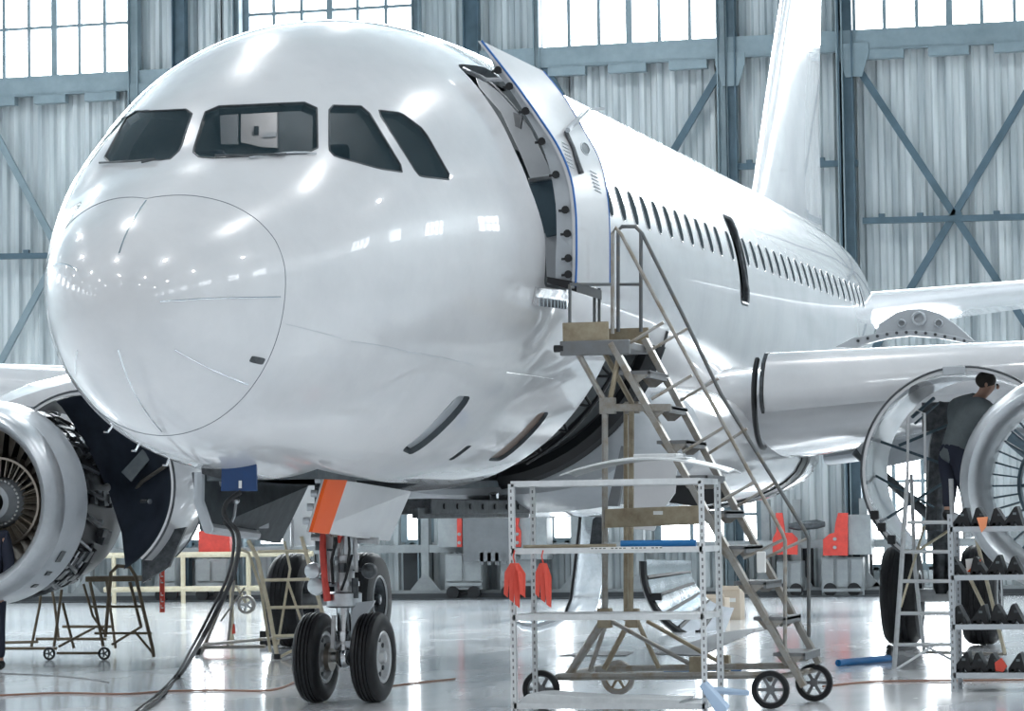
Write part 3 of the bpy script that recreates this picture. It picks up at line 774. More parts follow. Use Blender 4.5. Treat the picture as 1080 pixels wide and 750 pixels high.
b=MB(); b.tube([(5.07,-.36,.382),(5.07,.36,.382)],.045,12); b.lathe([(-.08,.001),(-.08,.06),(.08,.06),(.08,.001)],(5.07,0,.5),'Y',14); b.build('axle','steel',nose)
b=MB()
for s in (-1,1): b.bar((5.16,.05*s,.78),(5.30,.03*s,.62),.03,.05); b.bar((5.30,.03*s,.62),(5.12,.05*s,.42),.03,.05)
b.bar((4.95,.05,.74),(4.93,.06,.46),.03,.03)
b.build('torque_link','gear_grey',nose,smooth=0)
b=MB(); b.prism([(5.0,-.10,.84),(4.98,-.30,.86),(5.0,-.16,.60),(5.02,-.07,.55)],(.04,0,0)); b.build('spray_bracket','grey_paint',nose,smooth=0)
for y in (-.255,.255):
    tyre(nose,(5.07,y,.381),.381,.222,.215); rim_part(nose,(5.07,y,.381),.222,.21)
for (y,z,m,r) in ((.245,1.115,'lens',.072),(.215,.985,'lens',.080),(-.255,1.11,'dark_metal',.068)):
    b=MB(); b.lathe([(-.05,.001),(-.045,r*.5),(-.03,r*.9),(0,r),(.02,r),(.09,r*.6),(.13,r*.25),(.13,.001)],(4.98,y,z),'X',20); b.tube([(5.06,y,z),(5.1,0,z+.02)],.016,6); b.build('taxi_light',m,nose)
b=MB(); b.tube([(4.94,.13,1.72),(4.92,.135,1.3),(4.92,.12,1.05),(4.93,.10,.86)],[.016,.03,.028,.034],8); b.build('red_strap','red',nose)
b=MB(); b.tube([(4.95,-.05,1.62),(4.94,-.02,1.45),(4.95,.0,1.35)],[.025,.03,.012],8); b.build('red_strap','red',nose)
b=MB(); b.tube([(4.95,.05,1.6),(4.93,.02,1.35),(4.95,.07,1.2),(4.96,.06,1.0)],.014,6); b.tube([(4.95,-.08,1.5),(4.93,-.10,1.3),(4.95,-.07,1.1)],.012,6); b.tube([(5.0,-.1,1.25),(4.97,-.05,1.05),(5.0,.0,.95)],.012,6); b.build('hydraulic_line','black',nose)
b=MB(); b.tube([(5.2,0,1.5),(6.3,0,2.0)],.05,10); b.tube([(5.15,.05,1.2),(5.9,.2,1.8)],.025,8); b.build('drag_strut','gear_grey',nose)
for dx,y0_,z0_,z1_,r_,m_ in ((-.11,.09,1.28,1.02,.03,'steel'),(-.12,-.07,1.62,1.25,.045,'steel'),(-.13,.03,1.55,1.40,.05,'bronze'),(-.09,-.12,1.05,.88,.03,'dark_metal'),(-.10,.12,1.62,1.48,.05,'dark_metal'),(-.12,-.02,1.18,1.10,.035,'dark_metal')):
    b=MB(); b.tube([(5.1+dx,y0_,z0_),(5.1+dx,y0_,z1_)],r_,12); b.build('actuator',m_,nose)
for z_ in (1.50,1.22,1.0): b=MB(); b.tube([(5.12,0,z_+.02),(5.12,0,z_-.02)],.118,20); b.build('strut_collar','steel',nose)
b=MB(); b.lathe([(-.02,.001),(-.02,.13),(.03,.13),(.03,.001)],(5.07,.36,.381),'Y',24); b.lathe([(-.02,.001),(-.02,.05),(.05,.04),(.05,.001)],(5.07,.345,.381),'Y',16); b.build('brake_hub','bronze',nose)
b=MB(); b.lathe([(.02,.001),(.02,.12),(-.02,.12),(-.02,.001)],(5.07,.13,.381),'Y',24); b.build('brake_hub','bronze',nose)
b=MB(); b.lathe([(.02,.001),(.02,.12),(-.02,.12),(-.02,.001)],(5.07,-.13,.381),'Y',24); b.build('brake_hub','dark_metal',nose)
# bay lining
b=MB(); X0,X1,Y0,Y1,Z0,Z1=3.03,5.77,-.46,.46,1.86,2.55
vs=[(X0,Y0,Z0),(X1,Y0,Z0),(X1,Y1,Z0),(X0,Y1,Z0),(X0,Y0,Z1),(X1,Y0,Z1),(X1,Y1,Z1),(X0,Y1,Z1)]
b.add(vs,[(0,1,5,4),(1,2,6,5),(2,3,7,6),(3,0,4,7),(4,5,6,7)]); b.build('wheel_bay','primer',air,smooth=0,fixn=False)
b=MB()
for k in range(5): b.tube([(3.2+.5*k,-.44,2.0),(3.3+.5*k,.1,2.2),(3.3+.45*k,.44,2.05)],.02,6)
b.build('bay_piping','dark_metal',air)
# bay doors: photo corners on the port and starboard hinge lines
def quadplate(P,th,name,m,mi=None):
    b=MB(); b.prism(P,th); return b.build(name,m,air,smooth=0,bevel=.008)
pt,pb=PX(345,503,3.35),PX(328,561,3.35); qt,qb=PX(434,518,5.75),PX(411,571,5.75)
pd=quadplate([pt,qt,qb,pb],(0,.04,0),'nose_gear_door','white_paint')
b=MB(); e=V(0,-.004,0); u=.115; e=V(-.004,-.012,0); b.prism([pt+e,pt.lerp(qt,.21)+e,pb.lerp(qb,.20)+e,pb+e],(0,.03,0)); b.build('orange_stripe','red_orange',pd,smooth=0)
b=MB(); 
for t in (.05,.3,.55,.8): p=pt.lerp(pb,t); b.tube([p+V(.03,.05,0),p+V(.02,.10,.0)],.03,8)
b.each('door_hinge','grey_paint',pd)
b=MB(); p=qb.lerp(pb,.12); b.box(p+V(0,-.01,.1),(.34,.012,.12)); b.build('door_latch_panel','grey_paint',pd,smooth=0)
a0,a1,a2,a3=PX(208,498,3.05),PX(217,560,3.05),PX(296,573,5.6),PX(326,512,5.6)
sd=quadplate([a0,a3,a2,a1],(0,.05,.0),'nose_gear_door','primer')
b=MB(); b.tube([a0+V(0,-.02,0),a0.lerp(a1,.5)+V(0,.02,0),a1+V(0,-.02,.02),a1.lerp(a2,.6)+V(0,-.03,.03)],.045,8); b.build('door_rim','grey_paint',sd)
b=MB(); b.box(a0.lerp(a2,.62)+V(0,-.05,-.02),(.5,.05,.14)); b.box(a0.lerp(a2,.25)+V(0,-.05,.05),(.4,.05,.1)); b.each('rib_panel','grey_paint',sd,smooth=0,bevel=.01)
b=MB(); b.tube([PX(249,530,3.4),PX(247,545,3.4),PX(244,552,3.4)],.012,6); b.sphere(PX(249,528,3.4),.03); b.build('door_rod','steel',sd)
for y,s in ((-3.795,-1),(3.795,1)):
    b=MB(); b.tube([(16.11,y,2.7),(16.11,y,1.2)],.16,16); b.tube([(16.11,y,1.25),(16.11,y,.6)],.10,14); b.tube([(16.11,y,2.6),(16.3,y-s*1.3,2.5)],.09,12); b.box((16.3,y,.95),(.1,.2,.5)); b.tube([(16.11,y,1.4),(16.2,y-s*1.0,2.3)],.06,10)
    mg=b.build('main_gear','dark_metal',air,smooth=40)
    b=MB(); b.tube([(16.11,y-.6,.584),(16.11,y+.6,.584)],.08,14); b.build('axle','gear_grey',mg)
    for q in (-.464,.464):
        tyre(mg,(16.11,y+q,.584),.584,.43,.27); rim_part(mg,(16.11,y+q,.584),.43,.26,'dark_metal')
        b=MB()
        for e in (-1,1): b.lathe([(e*.205,.30),(e*.218,.285),(e*.20,.27)],(16.11,y+q,.584),'Y',40)
        for e in (-1,1): b.lathe([(e*.16,.001),(e*.17,.06),(e*.21,.05),(e*.22,.001)],(16.11,y+q,.584),'Y',20)
        b.each('rim_flange','gear_grey',mg)
    b=MB(); b.prism([(15.6,y+s*.32,2.7),(16.7,y+s*.32,2.7),(16.6,y+s*.30,1.25),(15.7,y+s*.30,1.25)],(0,.04*s,0)); b.build('leg_door','white_paint',mg,smooth=0,bevel=.01)
# ------------------------------------------------------------------ wings
def airfoil(X,Y,Z,c,t,n=14,cut=0):
    up=[];lo=[]
    for k in range(n+1):
        x=(1-cos(pi*k/n))/2; yt=5*t*(.2969*sqrt(x)-.126*x-.3516*x*x+.2843*x**3-.1015*x**4)
        up.append(V(X+c*x,Y,Z+c*(yt+.012*sin(pi*x)))); lo.append(V(X+c*x,Y,Z-c*yt*.9))
    return up+lo[-2:0:-1]
ST=[(1.7,12.0,6.1,.19,2.58),(4.0,13.1,5.0,.165,2.82),(6.4,14.35,3.75,.13,3.08),(11.5,16.95,2.6,.11,3.58),(17.0,19.75,1.5,.10,4.07)]
SLAT=[(.50,.20),(.30,.24),(.10,.22),(-.08,.12),(-.20,-.02),(-.25,-.16),(-.22,-.28),(-.12,-.34),(-.10,-.30),(-.10,-.16),(-.02,-.02),(.12,.10),(.32,.17),(.5,.18)]
for s,nm in ((-1,'port'),(1,'starboard')):
    b=MB(); b.loft([airfoil(X,s*y,z,c,t) for y,X,c,t,z in ST]); wg=b.build('wing','white_paint',air,smooth=50)
    def slat(y0,y1,k0,k1,zt0,zt1,name='slat'):
        secs=[]
        for y,k,dz in ((y0,k0,zt0),(y1,k1,zt1)):
            X=12.0+(y-1.7)*.499; z=2.72+(y-1.7)*.088
            secs.append([V(X-.38*k-.05+q*k,s*y,z+dz+r*k*1.12) for q,r in SLAT])
        b=MB(); b.loft(secs); return b.build(name,'white_paint',wg,smooth=50)
    slat(2.48,5.25,1.0,.80,.22,.17); slat(6.35,16.6,.72,.38,.15,.08)
    y=2.44; X=12.0+(y-1.7)*.499; z=2.72+(y-1.7)*.088
    b=MB(); b.prism([V(X-.38-.05+q*1.04-.0,s*y,z+.22+r*1.16) for q,r in SLAT[:9]],(0,s*.03,0)); b.build('slat_end_rib','dark_metal',wg,smooth=0)
    b=MB(); P=[V(X-.05+.50*cos(radians(t)),s*2.36,z-.02-.42+.42+.50*sin(radians(t))*1.0) for t in range(120,285,8)]; b.tube(P,.03,6); b.build('root_seal','black',wg)
    for yy in (3.2,4.6,7.5,9.8,12.2,14.6):
        X=12.0+(yy-1.7)*.499; z=2.72+(yy-1.7)*.088
        b=MB(); b.bar((X-.35,s*yy,z+.05),(X+.3,s*yy,z-.05),.06,.09); b.build('slat_track','dark_metal',wg,smooth=0)
    # flaps and track fairings
    b=MB(); b.loft([airfoil(16.9,s*2.3,2.25,1.5,.13),airfoil(17.2,s*6.3,2.65,1.2,.13)]); b.build('flap','grey_paint',wg,smooth=50)
    b=MB(); b.loft([airfoil(17.4,s*6.6,2.8,1.1,.12),airfoil(19.2,s*13.0,3.4,.7,.12)]); b.build('flap','grey_paint',wg,smooth=50)
    for yy,XX in ((6.6,16.2),(9.6,17.6),(12.2,18.8)):
        b=MB(); b.tube([(XX-1.0,s*yy,2.75+.06*yy),(XX-.3,s*yy,2.55+.06*yy),(XX+.8,s*yy,2.45+.06*yy),(XX+1.9,s*yy,2.3+.06*yy)],[.03,.16,.19,.03],14); b.build('flap_track_fairing','white_paint',wg)
    # gear-bay links and braces hanging under the wing
    b=MB(); b.tube([(14.2,s*4.3,2.85),(15.2,s*4.9,2.25)],.10,10); b.tube([(14.0,s*3.6,2.85),(14.4,s*5.2,2.55)],.04,8); b.tube([(13.6,s*4.6,2.9),(14.6,s*3.6,2.6)],.04,8); b.build('brace','wall_frame_dark',wg)
    b=MB(); b.prism([V(14.6,s*2.9,2.5),V(14.9,s*4.6,2.7),V(14.9,s*4.5,2.3),V(14.6,s*3.2,2.05)],(.05,0,0)); b.build('gear_bay_panel','grey_paint',wg,smooth=0)
    # stabiliser
    b=MB(); 
    def tilt(L,x0,z0,a): return [V(x0+(p.x-x0)*cos(a)+(p.z-z0)*sin(a),p.y,z0-(p.x-x0)*sin(a)+(p.z-z0)*cos(a)) for p in L]
    b.loft([tilt(airfoil(28.9,s*.7,5.08,3.3,.10),28.9,5.08,.10),tilt(airfoil(31.9,s*6.2,5.62,1.6,.09),31.9,5.62,.10)]); b.build('stabiliser','white_paint',air,smooth=50)
# fin
def finsec(X,Z,c,t,n=12):
    L=airfoil(0,0,0,c,t,n); return [V(X+p.x,p.z*1.0,Z) for p in L]
b=MB(); b.loft([finsec(25.2,6.15,7.2,.04),finsec(25.75,6.62,6.6,.065),finsec(27.2,8.2,5.0,.09),finsec(30.3,11.8,2.6,.10)]); b.build('fin','white_paint',air,smooth=50)
b=MB(); b.lathe([(0,.3),(.5,.22),(.8,.12),(.8,.001)],(33.7,0,5.6),'X',20); b.build('tail_cone','bare_metal',air)
# ------------------------------------------------------------------ engines
EZ=1.80
def engine(s):
    y=5.75*s; c=(0,y,EZ); stb=s>0
    b=MB(); X0=9.75
    b.lathe([(X0+.62,.80),(X0+.35,.815),(X0+.15,.85),(X0+.04,.90),(X0,.955),(X0+.03,1.0),(X0+.12,1.04),(X0+.28,1.065)],c,'X',72)
    lip=b.build('engine','inlet' ,air,smooth=50)
    b=MB(); b.lathe([(X0+.28,1.066),(X0+.5,1.085),(X0+.80,1.10),(X0+.80,1.06),(X0+.62,.90),(X0+.62,.80)],c,'X',72); b.build('inlet_cowl','grey_paint' if stb else 'inlet',lip,smooth=40)
    b=MB(); b.lathe([(X0+.6,.80),(X0+1.35,.84),(X0+1.35,.90),(X0+.6,.90)],c,'X',60,closed=True); b.build('fan_duct','steel',lip)
    if stb:
        bl=None; secs=[]
        for k in range(7):
            t=k/6; r=.28+.54*t; tw=radians(20+42*t); ch=.13+.05*t
            u=Vector((cos(tw),0,0))*ch/2; secs.append([V(X0+1.0+d*cos(tw)*ch/2,w*.012+d*sin(tw)*ch/2,r) for d,w in ((-1,0),(0,1),(1,0),(0,-1))])
        N=30
        me0=None
        for k in range(N):
            a=2*pi*k/N
            if me0 is None:
                b=MB(); b.loft(secs); o=b.build('fan_blade','blade',None,smooth=60,origin=(0,0,0)); me0=o
            else:
                o=me0.copy(); col.objects.link(o)
            o.parent=lip; o.location=V(0,y,EZ)-WL[lip]; o.rotation_euler=(a,0,0)
        b=MB(); b.lathe([(X0+.90,.47),(X0+.90,.495),(X0+1.15,.51),(X0+1.15,.48)],c,'X',48,closed=True); b.build('splitter_ring','bronze',lip)
        me1=None
        for k in range(36):
            a=2*pi*k/36
            if me1 is None:
                b=MB(); b.box((X0+.98,0,.385),(.05,.010,.19),Matrix.Rotation(.5,3,'Z')); o=b.build('booster_vane','blade',None,smooth=0,origin=(0,0,0)); me1=o
            else: o=me1.copy(); col.objects.link(o)
            o.parent=lip; o.location=V(0,y,EZ)-WL[lip]; o.rotation_euler=(a,0,0)
        b=MB(); b.lathe([(X0+.80,.12),(X0+.78,.13),(X0+.79,.19),(X0+.84,.20),(X0+1.1,.28)],c,'X',40); b.build('hub_ring','grey_paint',lip,smooth=25)
        b=MB(); b.lathe([(X0+.84,.12),(X0+.88,.08),(X0+.80,.075),(X0+.78,.05),(X0+.85,.03),(X0+.85,.001)],c,'X',24,); b.build('spinner_boss','dark_metal',lip,smooth=20)
        b=MB()
        for k in range(32):
            a=2*pi*k/32; b.box((X0+.92,y+.245*cos(a),EZ+.245*sin(a)),(.02,.018,.022),Matrix.Rotation(a,3,'X'))
        b.build('bolt_ring','paper',lip)['kind']='stuff'
        for (px_,py_,w_,h_) in ((68,590,13,12),(52,606,16,5),(38,620,14,4)):
            q=PX(px_,py_,X0+.5)
            dv=(q-V(q.x,y,EZ)); dv.x=0; dv=dv.normalized(); q=V(X0+.5,y,EZ)+dv*1.088; b=MB(); b.box(q,(.12,.012,.13 if h_>6 else .05),Matrix.Rotation(atan2(dv.z,dv.y)-pi/2+pi/2,3,'X') ); b.build('access_latch','dark_metal',lip,smooth=0)
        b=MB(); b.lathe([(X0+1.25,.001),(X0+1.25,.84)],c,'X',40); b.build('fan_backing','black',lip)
    else:
        N=44; me0=None
        for k in range(N):
            a=2*pi*k/N
            if me0 is None:
                b=MB(); b.box((X0+1.15,0,.70),(.22,.016,.27)); o=b.build('guide_vane','wall_frame_dark',None,smooth=0,origin=(0,0,0)); me0=o
            else: o=me0.copy(); col.objects.link(o)
            o.parent=lip; o.location=V(0,y,EZ)-WL[lip]; o.rotation_euler=(a,0,0)
        b=MB(); b.lathe([(X0+1.05,.55),(X0+1.05,.58),(X0+1.3,.58),(X0+1.3,.55)],c,'X',48,closed=True); b.lathe([(X0+1.0,.12),(X0+1.0,.20),(X0+1.4,.20),(X0+1.4,.12)],c,'X',30,closed=True); b.build('hub_ring','wall_frame_dark',lip)
        for k in range(10):
            a=2*pi*k/10; b=MB(); b.tube([(X0+1.2,y+.18*cos(a),EZ+.18*sin(a)),(X0+1.2,y+.57*cos(a),EZ+.57*sin(a))],.02,6); b.build('hub_spoke','wall_frame_dark',lip)
    if stb:
        b=MB(); b.lathe([(X0+.80,.98),(X0+1.8,1.0),(X0+2.3,.92),(X0+2.7,.75),(X0+3.4,.50),(X0+3.5,.30)],c,'X',60); b.build('fan_case','black',lip,smooth=40)
        # ducts, harness and boxes wrapped round the case
        for k,(dx,r,rr,m) in enumerate(((.92,1.01,.030,'black'),(1.02,1.03,.022,'steel'),(1.12,1.02,.04,'black'),(1.26,1.04,.03,'dark_metal'),(1.40,1.03,.02,'steel'),(1.52,1.02,.045,'black'))):
            b=MB(); b.tube([(X0+dx+.02*sin(7*j*.2+k),y+(r+.012*sin(j*1.3+k))*cos(-2.6+j*.16+3.14*0),EZ+(r+.012*sin(j*1.3+k))*sin(-2.6+j*.16)) for j in range(33)],rr,7,True); b.build('duct','%s'%m,lip)
        random.seed(4)
        for k in range(64):
            a=pi-1.35+random.random()*2.5; dx=.95+random.random()*.75; r=1.02
            b=MB() if k%8==0 else b
            b.box((X0+dx,y+r*cos(a),EZ+r*sin(a)),(.05+.12*random.random(),.05+.05*random.random(),.05+.12*random.random()),Matrix.Rotation(a,3,'X'))
            if k%8==7 or k==63: b.each('accessory_box','dark_metal',lip,smooth=0,bevel=.004)
        for k in range(9):
            a=pi-1.2+k*.27; b=MB(); b.tube([(X0+.95,y+1.03*cos(a),EZ+1.03*sin(a)),(X0+1.3,y+1.06*cos(a+.1),EZ+1.06*sin(a+.1)),(X0+1.7,y+.9*cos(a+.05),EZ+.9*sin(a+.05)),(X0+2.6,y+.62*cos(a),EZ+.62*sin(a))],.018+.008*(k%3),6); b.build('pipe','steel' if k%3==0 else 'dark_metal',lip)
    else:
        b=MB(); b.lathe([(X0+.82,.95),(X0+.9,.93),(X0+1.0,.95)],c,'X',60); b.build('case_flange','steel',lip)
    # inboard fan cowl swung open
    cy=y-1.06*s; cz=EZ+.15; X1=10.55; L=1.45 if not stb else 1.0
    th=[(56+ (230-56)*k/40) for k in range(41)]   # image angle, 0 = outboard, 90 = up
    b=MB()
    pr=[(X1,1.03),(X1+L*.5,1.05),(X1+L,1.0),(X1+L,.965),(X1+L*.5,1.015),(X1,.995)]
    # revolve with angle measured from outboard (s*Y)
    n=len(th); vs=[]; fs=[]
    for t in th:
        a=radians(t)
        for X,r in pr: vs.append(V(X,cy+s*r*cos(a),cz+r*sin(a)))
    P=len(pr)
    for i in range(n-1):
        for k in range(P): fs.append((i*P+k,i*P+(k+1)%P,(i+1)*P+(k+1)%P,(i+1)*P+k))
    fs.append(tuple(range(P))); fs.append(tuple((n-1)*P+k for k in range(P)))
    b.add(vs,fs); fc=b.build('fan_cowl','white_paint',lip,smooth=50)
    b=MB(); b.tube([V(X1,cy+s*1.035*cos(radians(t)),cz+1.035*sin(radians(t))) for t in th],.013,6); b.build('cowl_edge','dark_metal',lip); b=MB(); b.tube([V(X1+L,cy+s*1.0*cos(radians(t)),cz+1.0*sin(radians(t))) for t in th],.013,6); b.build('cowl_edge','dark_metal',lip)
    if stb:
        b=MB(); vs=[];fs=[]
        for t in range(70,246,6):
            a=radians(t)
            for X,r in ((X1+.04,.985),(X1+.14,.93),(X1+.45,.55),(X1+.62,.05)): vs.append(V(X,cy+s*r*cos(a),cz+r*sin(a)))
        m=len(vs)//4
        for i in range(m-1):
            for k in range(3): fs.append((i*4+k,i*4+k+1,(i+1)*4+k+1,(i+1)*4+k))
        b.add(vs,fs); o=b.build('duct_liner','blue_black',lip,smooth=60,fixn=False)
        b=MB(); b.tube([PX(135,527,11.2),PX(150,508,11.0),PX(180,488,10.6)],.022,8); b.tube([PX(128,535,11.2),PX(160,500,11)],.012,8); b.build('hold_open_rod','bronze',lip)
        b=MB(); b.prism([PX(128,498,10.9),PX(150,474,10.9),PX(160,482,10.9),PX(138,508,10.9)],(.03,0,0)); b.build('liner_panel','primer',lip,smooth=0)
        b=MB(); b.tube([PX(150,529,10.9),PX(158,529,10.75)],[.03,.03],8); b.build('sensor','bare_metal',lip)
        b=MB(); b.prism([PX(150,585,10.8),PX(172,560,10.8),PX(196,556,10.8),PX(178,598,10.8),PX(150,615,10.8)],(.05,0,0)); b.build('cowl_seal_plate','dark_metal',lip,smooth=0)
    else:
        for t in (95,205,213,222):
            a=radians(t); p=V(X1-.01,cy+s*1.0*cos(a),cz+1.0*sin(a)); b=MB(); b.box(p,(.08,.22 if t<100 else .08,.09)); b.build('cowl_latch','grey_paint' if t<100 else 'black',lip,smooth=0,bevel=.01)
        b=MB()
        for (p,q,r) in (((962,440),(985,420),.02),((965,447),(990,425),.012),((918,462),(1010,495),.016),((920,500),(985,535),.014),((948,470),(1020,440),.018),((930,550),(1010,500),.016)):
            b.tube([PX(*p,11.4),PX(*q,11.6)],r,6)
        b.build('hold_open_rod','wall_frame_dark',lip)
        b=MB(); p=PX(990,470,12.2); b.tube([PX(1000,425,12.2),p,PX(985,560,12.2)],.10,10); b.box(PX(990,440,12.2),(.4,.3,.3)); b.build('engine_mount','dark_metal',lip)
    # pylon
    def psec(X,z0,z1,w): return [V(X,y-w,z0),V(X,y-w*.8,z1),V(X,y,z1+.06),V(X,y+w*.8,z1),V(X,y+w,z0)]
    b=MB(); b.loft([psec(10.6,2.78,2.86,.06),psec(11.5,2.6,3.06,.22),psec(12.8,2.5,3.25,.26),psec(14.5,2.6,3.3,.24),psec(16.5,2.8,3.1,.1)]); b.build('pylon','white_paint',air,smooth=50)
mat('blue_black',(.035,.045,.065),.35,.3,var=(3,(.015,.02,.03)))
engine(1); engine(-1)
def wheel(par,c,R,W,ax,spokes=6,tm='rubber',rmm='step_grey'):
    # spoked trolley wheel, ax = axle direction ('X' or 'Y')
    b=MB(); b.lathe([(-W/2,R*.72),(-W/2,R*.95),(-W/4,R),(W/4,R),(W/2,R*.95),(W/2,R*.72)],c,ax,32,closed=True); t=b.build('wheel',tm,par)
    b=MB(); b.lathe([(-W*.3,R*.66),(-W*.3,R*.73),(W*.3,R*.73),(W*.3,R*.66)],c,ax,32,closed=True); b.lathe([(-W*.6,.001),(-W*.6,R*.22),(W*.6,R*.22),(W*.6,.001)],c,ax,16)
    for k in range(spokes):
        a=2*pi*k/spokes; d=V(0,cos(a),sin(a)) if ax=='X' else V(cos(a),0,sin(a)); b.bar(Vector(c)+d*R*.15,Vector(c)+d*R*.75,W*.5,R*.13,up=(1,0,0) if ax=='X' else (0,1,0))
    b.build('wheel_hub',rmm,t,smooth=30)
    return t
# ------------------------------------------------------------------ boarding stairs at the front door
st=thing('boarding_stairs',(4.9,-3.0,0),'tall wheeled boarding stairs leading up to the open front door','stairs')
XN,XFf=4.50,5.22
nA,nB=PX(645,362,XN),PX(848,724,XN); fA,fB=PX(680,358,XFf),PX(864,700,XFf)
for p,q in ((nA,nB),(fA,fB)):
    b=MB(); b.bar(p,q,.05,.11,up=(1,0,0)); b.build('stringer','stand_grey',st,smooth=0,bevel=.004)
N=9
for k in range(N):
    z=2.70-k*.285
    yn=nA.y+(nB.y-nA.y)*((nA.z-z)/(nA.z-nB.z)); yf=fA.y+(fB.y-fA.y)*((fA.z-z)/(fA.z-fB.z)); yf=(yf+yn)/2
    b=MB(); b.box(((XN+XFf)/2,yf+.02,z),(XFf-XN+.04,.26,.028)); 
    b.box(((XN+XFf)/2,yf-.10,z-.02),(XFf-XN+.04,.02,.05))
    t=b.build('step','step_grey',st,smooth=0)
    b=MB()
    for X in (XN-.01,XFf+.01): b.prism([V(X,yf+.12,z-.014),V(X,yf-.10,z-.014),V(X,yf+.0,z-.09),V(X,yf+.06,z-.09)],(.012,0,0))
    b.each('step_bracket','stand_grey',t,smooth=0)
# platform
pz=2.96; y0,y1=-2.10,-2.62; px0,px1=XN-.02,5.35
b=MB(); b.box(((px0+px1)/2,(y0+y1)/2,pz-.03),(px1-px0,abs(y1-y0),.07)); b.box((px0,(y0+y1)/2,pz-.05),(.06,abs(y1-y0)+.06,.12)); b.build('platform','step_grey',st,smooth=0,bevel=.01)
b=MB(); b.box((px0,(y0-2.47)/2,pz+.08),(.02,.38,.16)); b.box((px1,(y0+y1)/2,pz+.08),(.02,.52,.16)); b.box(((px0+px1)/2,y0,pz+.08),(px1-px0,.02,.16)); b.each('toe_board','tan_paint',st,smooth=0)
b=MB(); b.lathe([(-.03,.001),(-.03,.03),(.05,.03),(.05,.001)],(px0-.01,y0+.03,pz-.05),'Y',12); b.build('bumper','black',st)
def rail(name,pts,r,m='rail_dark',par=st,n=8): b=MB(); b.tube(pts,r,n); return b.build(name,m,par)
# guard posts
for (px,py0,py1,X) in ((601,300,352,XN),(627,304,350,5.3),(632,304,350,5.35),):
    rail('guard_post',[PX(px,py1,X),PX(px,py0,X)],.014)
for X,(xa,ya),(xm,ym),(xb,yb),xe in ((XN,(648,352),(648,240),(828,570),828),(XFf,(652,352),(652,238),(853,567),853)):
    pass
hn=[PX(646,352,XN),PX(646,246,XN),PX(649,240,XN),PX(655,247,XN),PX(740,405,XN),PX(825,562,XN),PX(828,570,XN),PX(828,690,XN)]
hf=[PX(652,350,XFf),PX(652,243,XFf),PX(656,239,XFf),PX(670,239,XFf),PX(677,246,XFf),PX(720,332,XFf),PX(760,415,XFf),PX(849,560,XFf),PX(853,569,XFf),PX(853,672,XFf)]
rail('handrail',hn,.016,'stand_grey'); rail('handrail',hf,.016,'rail_dark')
rail('guard_post',[PX(676,246,XFf),PX(676,350,XFf)],.016)
for X,L in ((XN,((659,365,700,340),(687,421,730,396),(720,477,763,451),(752,533,795,509),(784,589,827,569))),(XFf,((685,370,728,345),(715,424,758,399),(745,480,788,452),(776,535,817,510),(806,589,851,568)))):
    for x0,y0_,x1,y1_ in L: rail('baluster',[PX(x0,y0_,X),PX(x1,y1_,X)],.013,'stand_grey')
# mid bars across the platform
rail('guard_rail',[PX(601,300,XN),PX(646,300,XN)],.013); rail('guard_rail',[PX(652,300,XFf),PX(677,300,XFf)],.013)
rail('guard_rail',[PX(601,303,XN),PX(627,304,5.3)],.012)
# trestle tower under the platform
P_=lambda x,y,X: PX(x,y,X)
T='stand_grey'
leg=lambda pts,X,r=.028,m='tan_paint': rail('leg',[P_(x,y,X) for x,y in pts],r,m)
leg([(604,362),(638,424),(638,652)],XN,.026,T); leg([(655,365),(643,424)],XN,.022); leg([(632,362),(666,424),(665,652)],5.2,.024,'tan_paint'); leg([(660,425),(660,655)],5.3,.02,'tan_paint')
b=MB(); b.bar(P_(638,430,XN),P_(708,430,XN),.05,.06); b.bar(P_(638,430,XN),P_(668,430,5.25),.05,.06); b.box(P_(641,428,XN),(.06,.13,.13)); b.box(P_(667,430,5.25),(.06,.12,.10)); b.build('cross_frame',T,st,smooth=0)
b=MB(); b.prism([P_(638,537,XN-.05),P_(738,533,XN-.05),P_(738,553,XN-.05),P_(638,557,XN-.05)],(.03,0,0)); br=b.build('brace_board','tan_paint',st,smooth=0,bevel=.005)
b=MB(); b.prism([P_(689,539,XN-.06),P_(699,539,XN-.06),P_(699,543,XN-.06),P_(689,543,XN-.06)],(.005,0,0)); b.build('maker_plate','paper',br,smooth=0)
b=MB()
for (x,y,X) in ((638,652,XN),(667,652,5.25),(735,703,XN),(763,701,5.5)): b.box(P_(x,y,X),(.1,.11,.16))
b.each('joint_block','tan_paint',st,smooth=0,bevel=.008)
for pts,X,r in (([(636,655),(600,712)],XN,.035),([(640,655),(622,708)],4.8,.02),([(664,655),(637,706)],5.25,.024),([(672,655),(695,705)],5.25,.02),([(644,655),(736,705)],XN,.018),([(682,655),(765,702)],5.4,.018)): leg(pts,X,r,T if X<5 else 'tan_paint')
rail('base_tube',[P_(588,714,4.4),P_(812,712,4.4)],.03,T); rail('base_tube',[P_(628,706,5.4),P_(838,702,5.4)],.028,T)
rail('base_tube',[P_(588,714,4.4),P_(640,703,5.9)],.025,T); rail('base_tube',[P_(812,716,4.35),P_(862,706,5.4)],.025,T)
wheel(st,V(4.30,G(813,748).y,.152),.152,.05,'X'); q=G(859,740); wheel(st,V(q.x,q.y,.155),.155,.05,'X')
q=G(652,733); wheel(st,V(q.x,q.y,.15),.15,.045,'X',6,'stand_grey','tan_paint'); q=PX(571,737,4.3); wheel(st,V(q.x,q.y,.155),.155,.05,'X')
